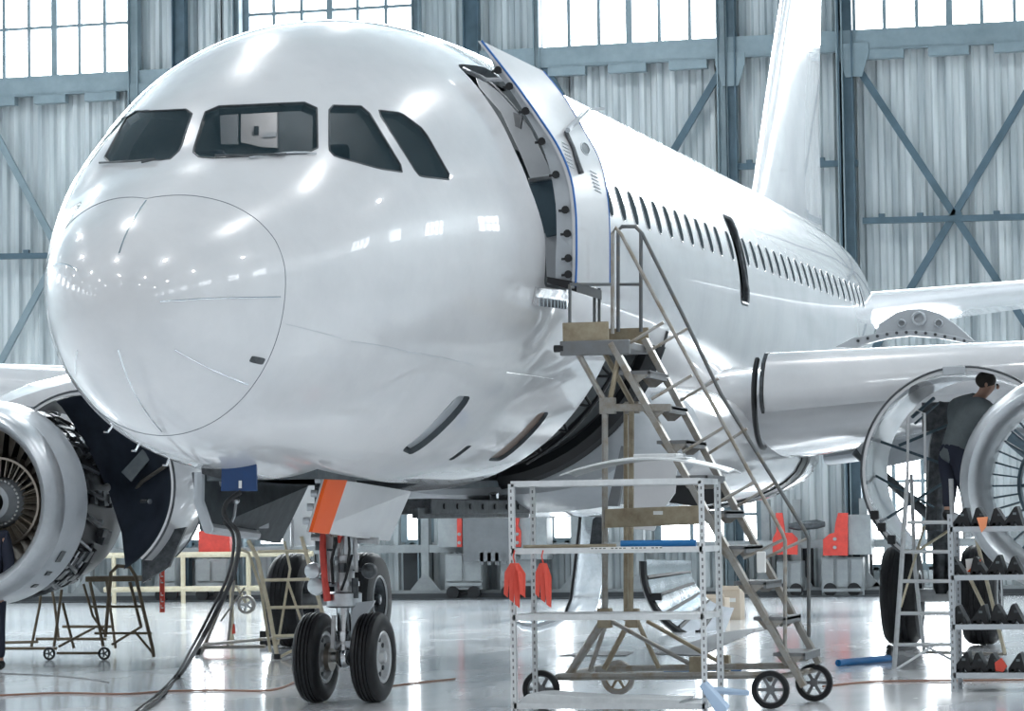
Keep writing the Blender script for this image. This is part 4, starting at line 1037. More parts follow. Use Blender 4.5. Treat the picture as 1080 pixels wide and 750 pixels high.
# ------------------------------------------------------------------ slotted-angle rack in front of the stairs
def slotted(b,p0,p1,w=.04):
    b.bar(p0,p1,w,w*.12); b.bar(p0+V(w*.5,w*.5,0),p1+V(w*.5,w*.5,0),w*.12,w)
def rack(name,label,ys,xl,xr,X0,X1,zt,col_='shelf_white'):
    f0=PX(xl,600,X0).y; f1=PX(xr,600,X0).y
    o=thing(name,((X0+X1)/2,(f0+f1)/2,0),label,'shelf rack')
    for X in (X0,X1):
        for y in (f0,f1):
            b=MB(); b.box((X,y,zt/2),(.006,.045,zt)); b.box((X+(.02 if X==X0 else -.02),y+(.02 if y==f1 else -.02),zt/2),(.045,.005,zt))
            ps=b.build('post',col_,o,smooth=0)
            b=MB()
            for k in range(int(zt/.055)): b.box((X-.0035,y,.04+k*.055),(.002,.012,.024))
            b.build('post_slots','step_grey',ps,smooth=0)['kind']='stuff'
    zs=[]
    for y in ys:
        z=PX(xl,y,X0).z; zs.append(z)
        b=MB(); b.box(((X0+X1)/2,(f0+f1)/2,z),(X1-X0,abs(f1-f0),.008)); 
        for X in (X0,X1): b.box((X,(f0+f1)/2,z-.012),(.006,abs(f1-f0),.045))
        for yy in (f0,f1): b.box(((X0+X1)/2,yy,z-.012),(X1-X0,.006,.045))
        b.build('shelf',col_,o,smooth=0)
    return o,zs,f0,f1
rk,zs,ry0,ry1=rack('shelf_rack','white slotted-angle shelf rack in front of the boarding stairs',(509,580,650,743),540,741,3.50,4.18,1.80)
b=MB(); p=PX(622,578,3.49); q=PX(698,579,3.49); b.box((3.491,(p.y+q.y)/2,p.z-.005),(.004,abs(p.y-q.y),.022)); lb=b.build('label_strip','paper',rk,smooth=0)
b=MB()
for k in range(18):
    y=p.y-.02-k*.032
    if k%5==4: continue
    b.box((3.488,y,p.z-.005),(.002,.020,.009))
b.build('label_print','step_grey',lb,smooth=0)
# pale fairing cover lying on the top shelf
def shellpatch(b,fn,nu,nv,th):
    vs=[fn(i/nu,j/nv) for i in range(nu+1) for j in range(nv+1)]; n=len(vs); m=nv+1
    vs+= [v+Vector(th) for v in vs]; fs=[]
    for i in range(nu):
        for j in range(nv):
            a=i*m+j; fs.append((a,a+1,a+m+1,a+m)); fs.append((n+a,n+a+m,n+a+m+1,n+a+1))
    ed=[j for j in range(m)]+[i*m+nv for i in range(1,nu+1)]+[nu*m+j for j in range(nv-1,-1,-1)]+[i*m for i in range(nu-1,0,-1)]
    for k in range(len(ed)): a,c=ed[k],ed[(k+1)%len(ed)]; fs.append((a,n+a,n+c,c))
    b.add(vs,fs)
zt=zs[0]+.005
ya=PX(598,500,3.8).y; yb=PX(775,500,3.8).y
b=MB(); shellpatch(b,lambda u,v: V(3.55+.55*v,ya+(yb-ya)*u,zt+.01+.145*sin(pi*(u*.92+.04))**.8+.02*sin(pi*v)),24,6,(0,0,.012)); o=b.build('fairing_cover','shelf_white',smooth=40); tag(o,'long pale arched cover lying across the top shelf of the near rack','cover')
b=MB(); yc=PX(694,490,3.8).y; b.box((3.82,yc,zt+.185),(.30,.34,.035)); b.box((3.82,yc,zt+.165),(.38,.52,.015)); o=b.build('tray','shelf_white',smooth=0,bevel=.008); tag(o,'flat white tray lying on the arched cover','tray')
z1=zs[1]+.004
p=PX(655,574,3.7); q=PX(734,574,3.7)
b=MB(); b.tube([(3.7,p.y,z1+.03),(3.7,q.y,z1+.03)],.028,14); o=b.build('foam_tube','blue_tube'); tag(o,'blue tube lying on the middle shelf of the near rack','tube')
b=MB(); ya=PX(552,577,3.6).y; yb=PX(650,577,3.6).y; b.tube([(3.6,ya,z1+.018),(3.6,yb,z1+.018)],.014,8); b.tube([(3.66,ya-.1,z1+.018),(3.65,yb+.1,z1+.018)],.014,8); o=b.build('rod_bundle','tan_paint'); tag(o,'thin brown rods lying at the left of the middle rack shelf','rods')
# red streamers hanging on the rack posts
def streamers(px,py,n,label,w=6):
    p=PX(px,py,3.46); o=thing('warning_streamer',p,label,'streamer')
    b=MB(); b.tube([p+V(0,0,.10),p+V(-.01,.01,.05),p],.006,6); b.build('cord','bright_red',o)
    for k in range(n):
        x=(k-(n-1)/2)*.045; b=MB(); L=.24+.04*((k*7)%3)
        P=[p+V(-.01*k,-x*.3-.018,-.0),p+V(-.01*k,-x*.3+.018,0),p+V(-.02*k,-x*.9+.024,-L*.3),p+V(-.02*k,-x*1.1+.020,-L),p+V(-.01*k,-x*1.1-.012,-L-.03),p+V(-.01*k,-x*1.0-.024,-L*.35)]
        b.prism(P,(.012,.0,0)); b.build('flap','bright_red',o,smooth=0,bevel=.003)
streamers(543,594,4,'bundle of red warning flags tied to the left rack post')
streamers(573,594,3,'red warning flags hanging on the second rack post')
# stuff on the bottom shelf
z3=zs[3]+.004
b=MB(); ya=PX(545,740,3.6).y; b.prism([(3.55,ya,z3),(3.55,ya-1.3,z3),(3.55,ya-1.33,z3+.03),(3.55,ya-.6,z3+.045),(3.55,ya-.2,z3+.075),(3.55,ya-.1,z3+.07)],(.5,0,0)); o=b.build('folded_sheet','shelf_white',smooth=0,bevel=.005); tag(o,'pale folded plastic sheet on the bottom shelf of the near rack','sheet')
b=MB(); 
b.prism([PX(737,724,3.42),PX(744,721,3.42),PX(768,748,3.42),PX(764,752,3.42),PX(755,752,3.42)],(.10,0,.02)); o=b.build('foam_strip','placard_light',smooth=0,bevel=.008) if 'placard_light' in M else None
mat('placard_light',(.45,.58,.75),.35)
if o is None: o=b.build('foam_strip','placard_light',smooth=0,bevel=.008)
tag(o,'pale blue strip slanting off the right end of the rack','strip')
b=MB(); b.tube([PX(742,727,4.0),PX(765,729,4.0),PX(790,731,4.0)],[.03,.028,.02],8); o=b.build('foam_strip','placard_light'); tag(o,'pale blue strip poking out to the right behind the rack post','strip')
# ------------------------------------------------------------------ right-hand rack with dark wedges
rk2,z2,qy0,qy1=rack('shelf_rack','grey slotted-angle shelf rack in front of the port engine, loaded with dark wedges',(557,608,660,711),1003,1200,6.62,7.15,1.52,'steel' if False else 'grey_paint')
NAMES=['topmost shelf','second shelf down','third shelf down','lowest shelf']
XPOS=[(1016,1036,1055,1071),(1009,1033,1052,1071),(1011,1033,1053,1070),(1014,1031,1048,1071)]
ORD=['leftmost','second from left','third from left','rightmost visible']
random.seed(11)
for r in range(4):
    for k,px in enumerate(XPOS[r]):
        z=z2[r]+.004; y=PX(px,600,6.78).y; s=1+.12*random.random(); x=6.72
        o=thing('wheel_chock',(x+.15,y,z),'dark folded wedge, %s on the %s, right rack'%(ORD[k],NAMES[r]),'chock','dark wedges on the right rack')
        b=MB(); h=.165*s; w=.074*s; t=.02+.05*random.random()
        ln=(.25+.5*random.random())*(1 if (r+k)%3 else -1)*w*.6
        P=[V(x,y+w,z),V(x,y+w*.15,z+.0),V(x,y-w*.1,z+h*.22),V(x,y-w*.45,z),V(x,y-w,z),V(x,y-w*.9,z+h*.15),V(x,y+ln-w*.12,z+h),V(x,y+ln+w*.18,z+h*.93),V(x,y+w*1.0,z+h*.22)]
        b.prism(P,(.30,.0,0)); b.build('body','black',o,smooth=0,bevel=.008)
        b=MB(); b.box((x-.004,y-w*.1,z+h*.62),(.01,.03,.02)); b.box((x+.15,y+w*.55,z+.02),(.3,.03,.03)); b.build('pad','dark_metal' if (r*4+k)%3 else 'cloth_grey',o,smooth=0)
def bit(P,d,m,name,label,cat): b=MB(); b.prism(P,d); o=b.build(name,m,smooth=0,bevel=.003); tag(o,label,cat)
x=6.58; bit([PX(1030,546,x),PX(1042,545,x),PX(1040,556,x),PX(1035,562,x)],(.02,0,0),'orange','warning_flag','small orange triangular flag on the top shelf of the right rack','flag')
x=6.80; bit([PX(1018,590,x),PX(1032,588,x),PX(1030,604,x),PX(1020,606,x)],(.1,0,0),'paper','rag','white rag beside a wedge on the second shelf of the right rack','rag')
x=6.78; bit([PX(1020,603,x),PX(1034,590,x),PX(1033,598,x),PX(1026,604,x)],(.08,0,0),'red_orange','strap','orange-red strap on the second shelf of the right rack','strap')
x=6.70; bit([PX(1049,699,x),PX(1056,694,x),PX(1062,703,x),PX(1058,709,x),PX(1050,708,x)],(.06,0,0),'bright_red','strap','crimson strap on the lowest shelf of the right rack','strap')
# ------------------------------------------------------------------ silver step stand under the port engine
sl=thing('step_stand',(10.9,-4.2,0),'silver step stand with rungs between the port main wheels and the right rack','ladder')
def T_(par,name,pts,X,r,m): b=MB(); b.tube([PX(x,y,X if not isinstance(X,(list,tuple)) else X[i]) for i,(x,y) in enumerate(pts)],r,8); return b.build(name,m,par)
zf=PX(943,706,10.5)
T_(sl,'rail',[(943,707),(950,610),(957,505)],10.5,.024,'gear_grey'); T_(sl,'rail',[(1010,707),(1007,610),(1003,505)],10.5,.024,'gear_grey')
for (xa,xb,y) in ((957,1003,551),(952,1005,582),(950,1006,613),(947,1007,647),(945,1008,680)): T_(sl,'rung',[(xa,y),(xb,y)],10.5,.019,'gear_grey')
T_(sl,'rear_leg',[(975,690),(965,600),(961,500)],11.3,.02,'gear_grey'); T_(sl,'rear_leg',[(1060,690),(1040,610),(1024,545)],11.3,.02,'cream_paint')
T_(sl,'brace',[(945,706),(985,681)],[10.5,11.3],.013,'gear_grey'); T_(sl,'brace',[(975,681),(1035,712)],[11.3,10.5],.013,'gear_grey'); T_(sl,'brace',[(950,640),(975,555)],[10.5,11.3],.013,'cream_paint')
T_(sl,'brace',[(962,585),(1000,560)],[11.3,11.3],.014,'cream_paint'); T_(sl,'brace',[(1018,600),(1045,655)],[11.3,11.3],.02,'cream_paint'); T_(sl,'base_bar',[(975,688),(1062,690)],11.3,.016,'stand_grey')
zp=PX(958,551,10.5).z
b=MB(); b.box((10.9,(PX(958,551,10.5).y+PX(1003,551,10.5).y)/2,zp),(.8,.42,.03)); b.build('tread','step_grey',sl,smooth=0)
for X,y in ((11.3,PX(975,690,11.3).y),(11.3,PX(1060,690,11.3).y)):
    pass
q=G(938,692); wheel(sl,V(q.x,q.y,.06),.06,.04,'Y',4,'black','black')
T_(sl,'guard_hoop',[(957,505),(958,440),(966,432),(975,436),(976,500)],10.6,.014,'gear_grey')
# ------------------------------------------------------------------ brown platforms at left
def brown(dx,dy,X,label,full=True):
    o=thing('work_platform',G(110+dx,697+dy),label,'work platform')
    P=lambda pts: [(x+dx,y+dy) for x,y in pts]; m='brown_stand'
    T_(o,'hoop',P([(111,672),(117,604),(124,597),(137,598),(143,608),(161,684),(162,693)]),X,.022,m)
    T_(o,'leg',P([(95,614),(109,682)]),X,.02,m); T_(o,'leg',P([(88,616),(98,650),(111,668)]),X+.5,.016,m); T_(o,'leg',P([(137,614),(149,662)]),X+.2,.02,m)
    b=MB(); a,c=PX(90+dx,611+dy,X),PX(142+dx,611+dy,X); b.box(((X+X+.5)/2,(a.y+c.y)/2,a.z),(.5,abs(a.y-c.y),.06)); b.build('deck',m,o,smooth=0)
    T_(o,'rung',P([(96,640),(150,640)]),X,.015,m); T_(o,'rung',P([(100,668),(160,668)]),X,.015,m)
    T_(o,'brace',P([(118,680),(149,661)]),X,.015,m); T_(o,'brace',P([(142,666),(162,690)]),X,.015,m); T_(o,'brace',P([(62,682),(100,662)]),X,.015,m)
    T_(o,'base_bar',P([(60,689),(106,689)]),X,.016,m)
    for x in (52,110):
        p=PX(x+dx,688+dy,X-.03); r=.075; wheel(o,V(p.x,p.y,r),r,.03,'X',5,'black','dark_metal')
    T_(o,'leg',P([(57,682),(65,622)]),X,.018,m); T_(o,'leg',P([(78,684),(66,636)]),X+.4,.018,m)
brown(0,0,12.8,'brown hooped work platform on small wheels in front of the starboard engine tail')
o=thing('work_platform',G(40,683),'thin brown trestle partly hidden under the starboard engine','work platform')
for n_,pts,X in (('leg',[(33,683),(42,638),(44,610)],14),('leg',[(52,606),(58,640),(62,676)],14.5),('rung',[(38,674),(112,674)],14),('rung',[(66,661),(120,661)],14.5),('leg',[(112,610),(122,684)],14.2),('base_bar',[(0,678),(40,677)],14),('base_bar',[(0,684),(60,684)],13.5)): T_(o,n_,pts,X,.018,'brown_stand')
# ------------------------------------------------------------------ cream trestle ladder behind the nose gear
o=thing('trestle_ladder',G(290,696),'cream flaking trestle ladder behind the nose gear','ladder')
c='cream_paint'; X=12.9
T_(o,'rail',[(262,570),(272,590),(284,645),(293,696)],X,.026,c); T_(o,'rail',[(318,566),(330,610),(341,650),(346,665)],X,.024,c)
T_(o,'rail',[(250,578),(262,583),(275,620),(285,688)],X+.3,.018,c)
for xa,xb,y in ((272,326,582),(276,331,612),(281,339,641),(288,330,671)): T_(o,'rung',[(xa,y),(xb,y-1)],X,.018,c)
T_(o,'brace',[(300,571),(306,600),(293,680)],X+.6,.016,c); T_(o,'brace',[(303,612),(318,656)],X+.6,.016,c); T_(o,'brace',[(293,694),(345,668)],X,.016,c)
T_(o,'rear_leg',[(252,578),(240,622),(212,690)],X+1.2,.022,'stand_grey'); T_(o,'rear_leg',[(247,612),(240,684)],X+1.2,.016,'stand_grey'); 
T_(o,'base_bar',[(212,683),(280,682)],X+1.2,.022,'stand_grey'); T_(o,'base_bar',[(215,680),(312,671)],[X+1.2,X+.2],.02,'stand_grey')
T_(o,'brace',[(233,655),(258,620)],X+1,.012,'stand_grey')
b=MB(); p=PX(209,690,X+1.2); b.box((p.x,p.y,.04),(.06,.06,.08)); b.build('foot','rubber',o)
b=MB(); p=PX(293,693,X); b.box((p.x,p.y,.03),(.06,.07,.06)); b.build('foot','rubber',o)
p=G(280,681); o=MB().box((p.x+.3,p.y-.05,.09),(.35,.35,.18)).build('wheel_block','black',smooth=0,bevel=.01); tag(o,'low black block on the floor behind the cream trestle ladder','block')
p=PX(260,637,16.5); o=thing('caster_wheel',(p.x,p.y,0),'grey caster wheel on a bent bracket behind the cream ladder','caster')
wheel(o,V(p.x,p.y,p.z-.01),.12,.06,'X',5,'stand_grey','gear_grey')
b=MB(); b.bar(p+V(0,.0,0),p+V(0,.12,.22),.05,.03); b.bar(p+V(0,.12,.22),p+V(0,.22,.22),.05,.03); b.tube([p+V(0,.2,.22),V(p.x,p.y+.2,0)],.03,8); b.build('bracket','cream_paint',o,smooth=0)
b=MB(); p=PX(246,650,16.5); b.tube([p+V(0,0,.25),p,p+V(0,0,-.25)],.008,6); b.tube([p+V(0,0,-.1),p+V(0,0,-.22)],[.02,.03],8); o=b.build('red_tassel','bright_red'); tag(o,'thin red tassel hanging beside the grey caster wheel','tassel')
# red tag strap under the starboard cowl
p=PX(171,586,12.0); q=PX(171,646,12.0)
b=MB(); b.box((p+q)/2,(.015,.055,(p-q).length)); o=b.build('warning_streamer','bright_red',smooth=0); tag(o,'narrow red streamer with white lettering hanging by the starboard cowl','streamer')
f=o; b=MB()
for k in range(9): 
    if k%4==3: continue
    z=q.z+.05+k*.07; b.box((p.x-.009,p.y,z),(.002,.03,.012)); b.box((p.x-.009,p.y+.012,z+.02),(.002,.006,.03))
b.build('lettering','paper',f,smooth=0)
# ------------------------------------------------------------------ polished cowl panels standing at the back
def arcshell(X,cx_px,cy_px,R,a0,a1,depth,m,name,label,cat,par=None,taper=0):
    c=PX(cx_px,cy_px,X); b=MB()
    shellpatch(b,lambda u,v: V(X+depth*v,c.y-(R-taper*v)*cos(radians(a0+(a1-a0)*u)),c.z+(R-taper*v)*sin(radians(a0+(a1-a0)*u))),28,6,(0,.02,.0))
    o=b.build(name,m,par,smooth=50)
    if label: tag(o,label,cat)
    return o
Xp=17.5
b=MB(); L=[(596,650),(603,632),(606,605),(610,575),(612,552),(612,530)]; Rr=[(631,646),(637,630),(641,600),(642,570),(641,550),(640,530)]
Lf=fine([PX(x,y,Xp) for x,y in L]); Rf=fine([PX(x,y,Xp+.9) for x,y in Rr])
Lf=[V(p.x,p.y,p.z-Lf[0].z+.03) if False else p for p in Lf]
vs=[];k=8
n=len(Lf)
for f_,r_ in zip(Lf,Rf):
    for j in range(k+1): p=f_.lerp(r_,j/k); vs.append(p+V(-.18*sin(pi*j/k),0,0))
fs=[(i*(k+1)+j,i*(k+1)+j+1,(i+1)*(k+1)+j+1,(i+1)*(k+1)+j) for i in range(n-1) for j in range(k)]
b.add(vs,fs); o=b.build('removed_cowling','bare_metal',smooth=60,fixn=False); md=o.modifiers.new('s','SOLIDIFY'); md.thickness=.03; tag(o,'tall curved polished cowl panel standing behind the near rack','cowl panel')
b=MB(); b.tube([PX(x,y,Xp-.02) for x,y in ((594,652),(602,632),(606,600),(612,545),(613,526))],.02,6); b.build('panel_edge','black',o)
b=MB(); p=[PX(x,y,Xp-.1) for x,y in ((625,548),(632,542),(638,552),(638,570),(628,580),(621,582))]; b.prism(p,(.03,0,0)); b.build('inner_panel','dark_metal',o,smooth=0)
b=MB(); b.tube([PX(x,y,Xp+.1) for x,y in ((541,655),(552,660),(566,662),(585,656),(600,648))],[.02,.06,.07,.06,.03],8); o=b.build('curved_metal_strip','bare_metal'); tag(o,'low curved metal rim lying left of the tall polished panel','rim')
X=20.5
o=arcshell(X,790,600,1.68,0-0+ (180-178),0,0.1,'black','cowl_half',None,None) if False else None
c0=PX(757,598,X)
b=MB(); shellpatch(b,lambda u,v: V(X+1.0*v,c0.y+(1.02-.42*v)*cos(radians(5+95*(-u))) ,c0.z+(1.02-.42*v)*sin(radians(5+95*(-u))) ),28,6,(0,-.03,.02)); 
o=b.build('cowl_half','bare_metal',smooth=60); tag(o,'striped polished half cowl standing on the floor behind the stair tower','cowl')
b=MB(); b.tube([V(X-.02,c0.y+1.03*cos(radians(-t)),c0.z+1.03*sin(radians(-t))) for t in range(-5,125,5)],.055,6); b.build('black_edge','black',o)
for t in (8,24,40,56,72):
    b=MB(); b.tube([V(X+.02,c0.y+1.0*cos(radians(-t)),c0.z+1.0*sin(radians(-t))),V(X+1.0,c0.y+.60*cos(radians(-t)),c0.z+.60*sin(radians(-t)))],.04,6); b.build('stiffener','black',o)
for t in (25,75):
    b=MB(); b.box(V(X-.03,c0.y+.93*cos(radians(-t)),c0.z+.93*sin(radians(-t))),(.08,.14,.10)); b.build('latch','black',o,smooth=0)
# cardboard boxes
for (x0,y0,x1,y1,X,m,lab,mk) in ((740,617,764,643,24.0,'cardboard','cardboard box with a small red mark behind the rack',True),(762,613,780,645,25.2,'cardboard','open cardboard box at the right of the stair tower',False)):
    p=PX(x0,y1,X); q=PX(x1,y0,X); o=thing('cardboard_box',(X,(p.y+q.y)/2,0),lab,'box')
    w=abs(p.y-q.y); h=q.z-p.z; b=MB()
    b.box((X+.2,(p.y+q.y)/2,h/2),(.4,w,h)); b.build('carton',m,o,smooth=0)
    b=MB(); b.bar((X,(p.y+q.y)/2,h),(X-.12,(p.y+q.y)/2,h+.06),w,.008); b.bar((X+.2,max(p.y,q.y),h),(X+.2,max(p.y,q.y)+.1,h+.09),.4,.008); b.build('flap',m,o,smooth=0)
    if mk:
        b=MB(); yy=(p.y+q.y)/2-.02
        b.box((X-.002,yy,.14),(.004,.16,.02)); b.box((X-.002,yy+.07,.18),(.004,.02,.08)); b.box((X-.002,yy-.07,.18),(.004,.02,.08)); b.build('printed_mark','red_orange',o,smooth=0)
    else:
        b=MB(); b.box((X-.002,(p.y+q.y)/2,.3),(.004,.14,.06)); b.build('box_label','paper',o,smooth=0)
# white pouch hanging on the stairs' lower rail
p=PX(803,593,XN-.05); b=MB(); b.box(p,(.03,.075,.17)); o=b.build('document_pouch','paper',smooth=0,bevel=.01); tag(o,'small white pouch hanging on the stair rail','pouch')
# blue tubes on the floor
p,q=G(884,703),G(938,698); b=MB(); b.tube([p+V(0,0,.035),q+V(0,0,.035)],.035,12); o=b.build('foam_tube','blue_tube'); tag(o,'blue tube lying on the open floor right of the stairs','tube')
b=MB(); b.lathe([(0,.001),(0,.025)],(p.x-.0,p.y+.001,.035),'Y',12); b.build('tube_bore','black',o)
p,q=G(700,709),G(782,708); b=MB(); b.tube([p+V(0,0,.03),q+V(0,0,.03)],.028,12); o=b.build('foam_tube','blue_tube'); tag(o,'thin blue tube lying on the floor under the stair frame','tube')
# dark mats on the floor
for P,lab in (([(690,690),(760,668),(832,658),(792,668),(738,692)],'dark flat mat lying on the floor behind the stair foot'),([(590,692),(615,688),(668,688),(660,692)],'thin dark strip of matting on the floor left of the stair tower')):
    b=MB(); b.prism([G(x,y,.002) for x,y in P],(0,0,.008)); o=b.build('floor_mat','step_grey',smooth=0); tag(o,lab,'mat')
# ------------------------------------------------------------------ ground-power hose and cables
def smooth_path(pts,m=6): return fine(pts,m)
hp=[PX(254,519,2.15),PX(240,529,2.1),PX(236,541,2.1),PX(242,551,2.15),PX(251,563,2.3),PX(251,585,2.6),PX(244,612,2.9),PX(228,645,3.2),PX(208,683,3.5)]
gp=[G(190,712,.03),G(168,735,.03),G(146,752,.03),G(120,790,.03)]
b=MB(); b.tube(smooth_path(hp+gp),.018,10); o=b.build('power_cable','rubber'); tag(o,'thick black ground power cable hanging from the nose to the floor','cable')
b=MB(); b.tube(smooth_path([p+V(.02,.05,0) for p in hp[3:]]+[p+V(.02,.05,0) for p in gp]),.012,8); o=b.build('power_cable','rubber'); tag(o,'thinner black cable running beside the thick ground power cable','cable')
def cable(pts,r,m,lab): b=MB(); b.tube(smooth_path([G(x,y,r) for x,y in pts],5),r,6); o=b.build('floor_cable',m); tag(o,lab,'cable')
mat('cable_brown',(.30,.16,.11),.5)
cable([(170,729),(230,728),(285,728),(315,718),(345,706)],.010,'cable_brown','thin brown cable on the floor left of the nose wheels')
cable([(410,724),(440,720),(480,716)],.008,'cable_brown','short piece of brown cable right of the nose wheels')
cable([(868,724),(920,719),(980,718),(1090,717)],.010,'cable_brown','thin brown cable running right from the stair wheels')
cable([(-10,734),(60,731),(130,732),(172,729)],.010,'cable_brown','thin cable on the floor at the lower left')
cable([(-10,710),(45,712),(90,716),(115,720)],.006,'step_grey','thin dark line of cord under the brown platform')
# grey arched fairing with round bosses standing on the port wing
X=14.4
def fp(px,py,dx=0): return PX(px,py,X+dx)
outer_=[(880,364),(905,352),(928,341),(945,330),(958,326),(975,326),(992,331),(1008,342),(1027,359)]
inner_=[(900,362),(915,357),(935,352),(960,350),(985,352),(1005,356),(1025,361)]
o=thing('arched_fairing',fp(955,362),'grey arched fairing panel with three round bosses standing on the port wing','fairing')
b=MB(); b.prism([fp(*q) for q in outer_[2:]+[(1025,359),(1000,354),(960,348.5),(935,350.5),(922,353)]],(.10,0,0)); b.build('face_plate','grey_paint',o,smooth=0,bevel=.01)
b=MB(); b.prism([fp(x,y,-.03) for x,y in [(880,366),(900,356),(922,352),(935,350),(960,348),(985,350),(1005,354),(1030,360),(1024,363),(1005,359),(985,356),(960,354),(935,357),(915,362),(905,367)]],(.14,0,0)); rm_=b.build('flange','stand_grey2' if 'stand_grey2' in M else 'grey_paint',o,smooth=0,bevel=.008)
b=MB()
for k in range(12):
    t=k/11; x=905+t*112; y=359.5-9*sin(pi*min(1,t*1.02)); q=fp(x,y,-.04); b.lathe([(-.01,.001),(-.01,.018),(.02,.018)],q,'X',8)
b.build('flange_bolts','dark_metal',rm_)['kind']='stuff'
for px,py,r in ((969,336,.085),(951,341,.05),(990,341,.05)):
    q=fp(px,py,-.01); b=MB(); b.lathe([(-.02,r*.6),(-.035,r*.8),(-.02,r),(.01,r)],q,'X',24); b.build('boss','grey_paint',o)
# ------------------------------------------------------------------ people
def limb_body(name,label,joints,edges,parent_loc,m_body='cloth_grey'):
    # joints: name -> (pos, radius); first edge starts at the pelvis
    o=thing('person',parent_loc,label,'person'); return o
def skin_mesh(name,chain_list,m,par,sub=2):
    idx={};vs=[];rad=[];es=[]
    for ch in chain_list:
        prev=None
        for nm,p,r in ch:
            if nm not in idx: idx[nm]=len(vs); vs.append(Vector(p)); rad.append(r)
            if prev is not None and prev!=idx[nm]: es.append((prev,idx[nm]))
            prev=idx[nm]
    o0=WL[par]; me=bpy.data.meshes.new(name); me.from_pydata([v-o0 for v in vs],es,[]); o=bpy.data.objects.new(name,me); col.objects.link(o)
    o.parent=par; WL[o]=o0; md=o.modifiers.new('skin','SKIN'); md.use_smooth_shade=True
    for i,r in enumerate(rad):
        rr=r if isinstance(r,tuple) else (r,r); me.skin_vertices[0].data[i].radius=rr
    me.skin_vertices[0].data[0].use_root=True
    md=o.modifiers.new('sub','SUBSURF'); md.levels=sub; md.render_levels=sub
    me.materials.append(M[m]); 
    return o
def person(label,J,clothes,parent_at,face_dir,hair='hair',sleeve='cloth_grey'):
    o=thing('person',parent_at,label,'person')
    # one continuous figure; hair, shirt and trousers follow it
    pel,chest,neck,head=J['pel'],J['chest'],J['neck'],J['head']
    fd=Vector(face_dir).normalized(); 
    ch=[[('pel',pel,.11),('waist',pel.lerp(chest,.45),.105),('chest',chest,.12),('up',chest.lerp(neck,.7),.07),('neck',neck,.055),('jaw',neck.lerp(head,.5)+fd*.02,.065),('head',head,.098),('crown',head+(head-neck)*.45,.07)]]
    for s in 'LR':
        ch.append([('chest',chest,.12),('sh'+s,J['sh'+s],.055),('el'+s,J['el'+s],.045),('wr'+s,J['wr'+s],.028),('pa'+s,J['ha'+s],.034)])
        ch.append([('pel',pel,.11),('hip'+s,J['hip'+s],.085),('kn'+s,J['kn'+s],.062),('an'+s,J['an'+s],.042),('he'+s,J['an'+s]+V(0,0,-.05),.04),('to'+s,J['an'+s]+fd*.17+V(0,0,-.06),.035)])
    body=skin_mesh('body',ch,'skin',o)
    for s in 'LR':
        pa=J['ha'+s]; d=(J['ha'+s]-J['wr'+s]).normalized(); sd=d.cross(fd).normalized()
        for k,L in enumerate((.055,.068,.072,.060)):
            a=pa+sd*(k-1.5)*.018+d*.02; f=skin_mesh('finger',[[('a%d'%k,a,.009),('b%d'%k,a+d*L*.5,.0085),('c%d'%k,a+d*L+fd*.02,.007)]],'skin',body,1)
        t=pa-sd*.035; skin_mesh('thumb',[[('a',t,.011),('b',t-sd*.02+d*.025,.009),('c',t-sd*.025+d*.05,.008)]],'skin',body,1)
    # face
    side=fd.cross(V(0,0,1)).normalized(); up=(head-neck).normalized()
    b=MB(); b.sphere(head+fd*.115-up*.015,.018,8,6,(1,1,1.4)); 
    for e in (-1,1): b.sphere(head+side*e*.10,.028,8,6,(.6,.6,1))
    b.build('face_relief','skin',body)
    b=MB()
    for e in (-1,1): b.sphere(head+fd*.098+side*e*.034+up*.01,.011,8,6)
    b.build('eyes','black',body)
    b=MB(); b.sphere(head+up*.055-fd*.040,.104,18,12,(1,1,.86)); b.build('hair','hair',o)
    sh=[[('hem',pel-(chest-pel).normalized()*.13,.15),('pel',pel+V(0,0,-.02),.165),('waist',pel.lerp(chest,.45),.165),('chest',chest,.195),('up',chest.lerp(neck,.95),.105)]]
    for s in 'LR': sh.append([('chest',chest,.195),('sh'+s,J['sh'+s],.098),('el'+s,J['el'+s],.066),('cu'+s,J['el'+s].lerp(J['wr'+s],.9),.042)])
    skin_mesh('jacket',sh,clothes[0],o)
    tr=[[('pel',pel,.155),('hh',pel.lerp(chest,.35),.14)]]
    for s in 'LR': tr.append([('pel',pel,.155),('hip'+s,J['hip'+s],.118),('kn'+s,J['kn'+s],.080),('an'+s,J['an'+s]+V(0,0,.02),.062)])
    skin_mesh('trousers',tr,clothes[1],o)
    for s in 'LR':
        a=J['an'+s]; b=MB(); b.sphere(a+fd*.06+V(0,0,-.05),.06,14,8,(1.0,1.0,.75)); b.sphere(a+fd*.14+V(0,0,-.06),.052,14,8,(1,1,.6)); b.sphere(a+V(0,0,-.03),.058,14,8); b.build('shoe','black',o)
    return o
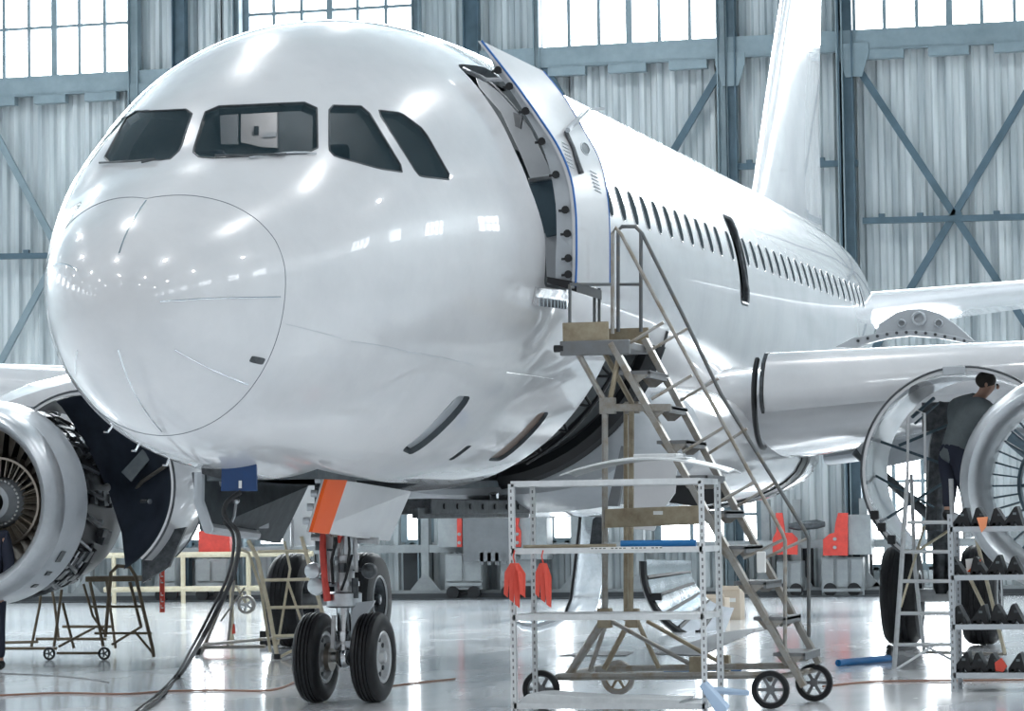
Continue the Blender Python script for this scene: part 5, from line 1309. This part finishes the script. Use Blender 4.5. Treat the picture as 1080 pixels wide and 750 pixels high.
# worker bent over the port engine, standing on the step stand
X=11.15; Q=lambda px,py,x=X: PX(px,py,x)
zt_=zp+.015
fL=Q(1000,548,10.95); fL=V(10.95,fL.y,zt_+.09); fR=V(11.05,fL.y-.22,zt_+.09)
J=dict(pel=Q(1006,478),chest=Q(1022,434),neck=Q(1034,418,11.12),head=Q(1041,406,11.08),
 shL=Q(1008,428,11.3),shR=Q(1040,432,10.98),elL=Q(1032,456,11.4),wrL=Q(1056,450,11.3),haL=Q(1064,447,11.3),elR=Q(1060,448,10.9),wrR=Q(1075,430,10.95),haR=Q(1083,426,10.95),
 hipL=Q(998,483,11.2),hipR=Q(1012,484,11.08),knL=Q(1002,515,11.0),knR=Q(1018,513,10.95),anL=fL,anR=fR)
J={k:Vector(v) for k,v in J.items()}
person('worker in grey jacket and dark trousers leaning into the open port engine',J,('cloth_grey','cloth_dark'),(10.95,fL.y-.1,zt_),(0,-1,-.1))
# worker at the left edge of the frame
g=V(10.3,5.52+.17,0); 
J=dict(pel=g+V(0,0,.95),chest=g+V(.0,0,1.28),neck=g+V(0,0,1.50),head=g+V(-.02,0,1.63),shL=g+V(0,-.19,1.42),shR=g+V(0,.19,1.42),elL=g+V(.02,-.235,1.14),elR=g+V(-.1,.24,1.16),wrL=g+V(-.06,-.215,.90),wrR=g+V(-.3,.15,1.05),haL=g+V(-.08,-.205,.82),haR=g+V(-.38,.1,1.07),
 hipL=g+V(0,-.10,.90),hipR=g+V(0,.10,.90),knL=g+V(-.02,-.12,.50),knR=g+V(.05,.12,.5),anL=g+V(.02,-.12,.10),anR=g+V(.08,.13,.10))
person('worker in dark blue overalls at the left edge, half outside the frame',J,('cloth_dark','cloth_dark'),g,(-1,.2,0))
# ------------------------------------------------------------------ daylight and lamps
w=bpy.data.worlds.new('sky'); scn.world=w; w.use_nodes=True; nt=w.node_tree; bg=nt.nodes['Background']
bg.inputs['Color'].default_value=(.93,.96,1.0,1); bg.inputs['Strength'].default_value=.32
def area(name,loc,rot,sx,sy,e,c=(1,1,1)):
    l=bpy.data.lights.new(name,'AREA'); l.shape='RECTANGLE'; l.size=sx; l.size_y=sy; l.energy=e; l.color=c
    o=bpy.data.objects.new(name,l); col.objects.link(o); o.location=loc; o.rotation_euler=rot; return o
# high-bay lamps
for ix in range(7):
    for iy in range(5):
        l=bpy.data.lights.new('high_bay_light','SPOT'); l.energy=1100; l.spot_size=radians(150); l.spot_blend=.6; l.shadow_soft_size=.35; l.color=(.98,.99,1)
        o=bpy.data.objects.new('high_bay_light',l); col.objects.link(o); o.location=(-24+ix*9.5,-18+iy*11.5,15.1)
# daylight through the side and back windows
area('window_daylight',(XW-.6,8,12.6),(0,radians(90),0),3.6,50,9000,(.9,.97,1))
l=bpy.data.lights.new('cabin_fill','POINT'); l.energy=90; l.shadow_soft_size=.3; o=bpy.data.objects.new('cabin_fill',l); col.objects.link(o); o.location=(5.0,0,5.2)  # added fill, no fitting modelled; brightens the inside of the doorway
l=bpy.data.lights.new('cockpit_fill','POINT'); l.energy=30; l.shadow_soft_size=.2; o=bpy.data.objects.new('cockpit_fill',l); col.objects.link(o); o.location=(3.5,0,4.9)  # added fill, no fitting modelled; brightens the panel behind the windscreen
vs=scn.view_settings; vs.view_transform='Standard'; vs.look='None'; vs.gamma=1; vs.use_curve_mapping=False; vs.exposure=.20
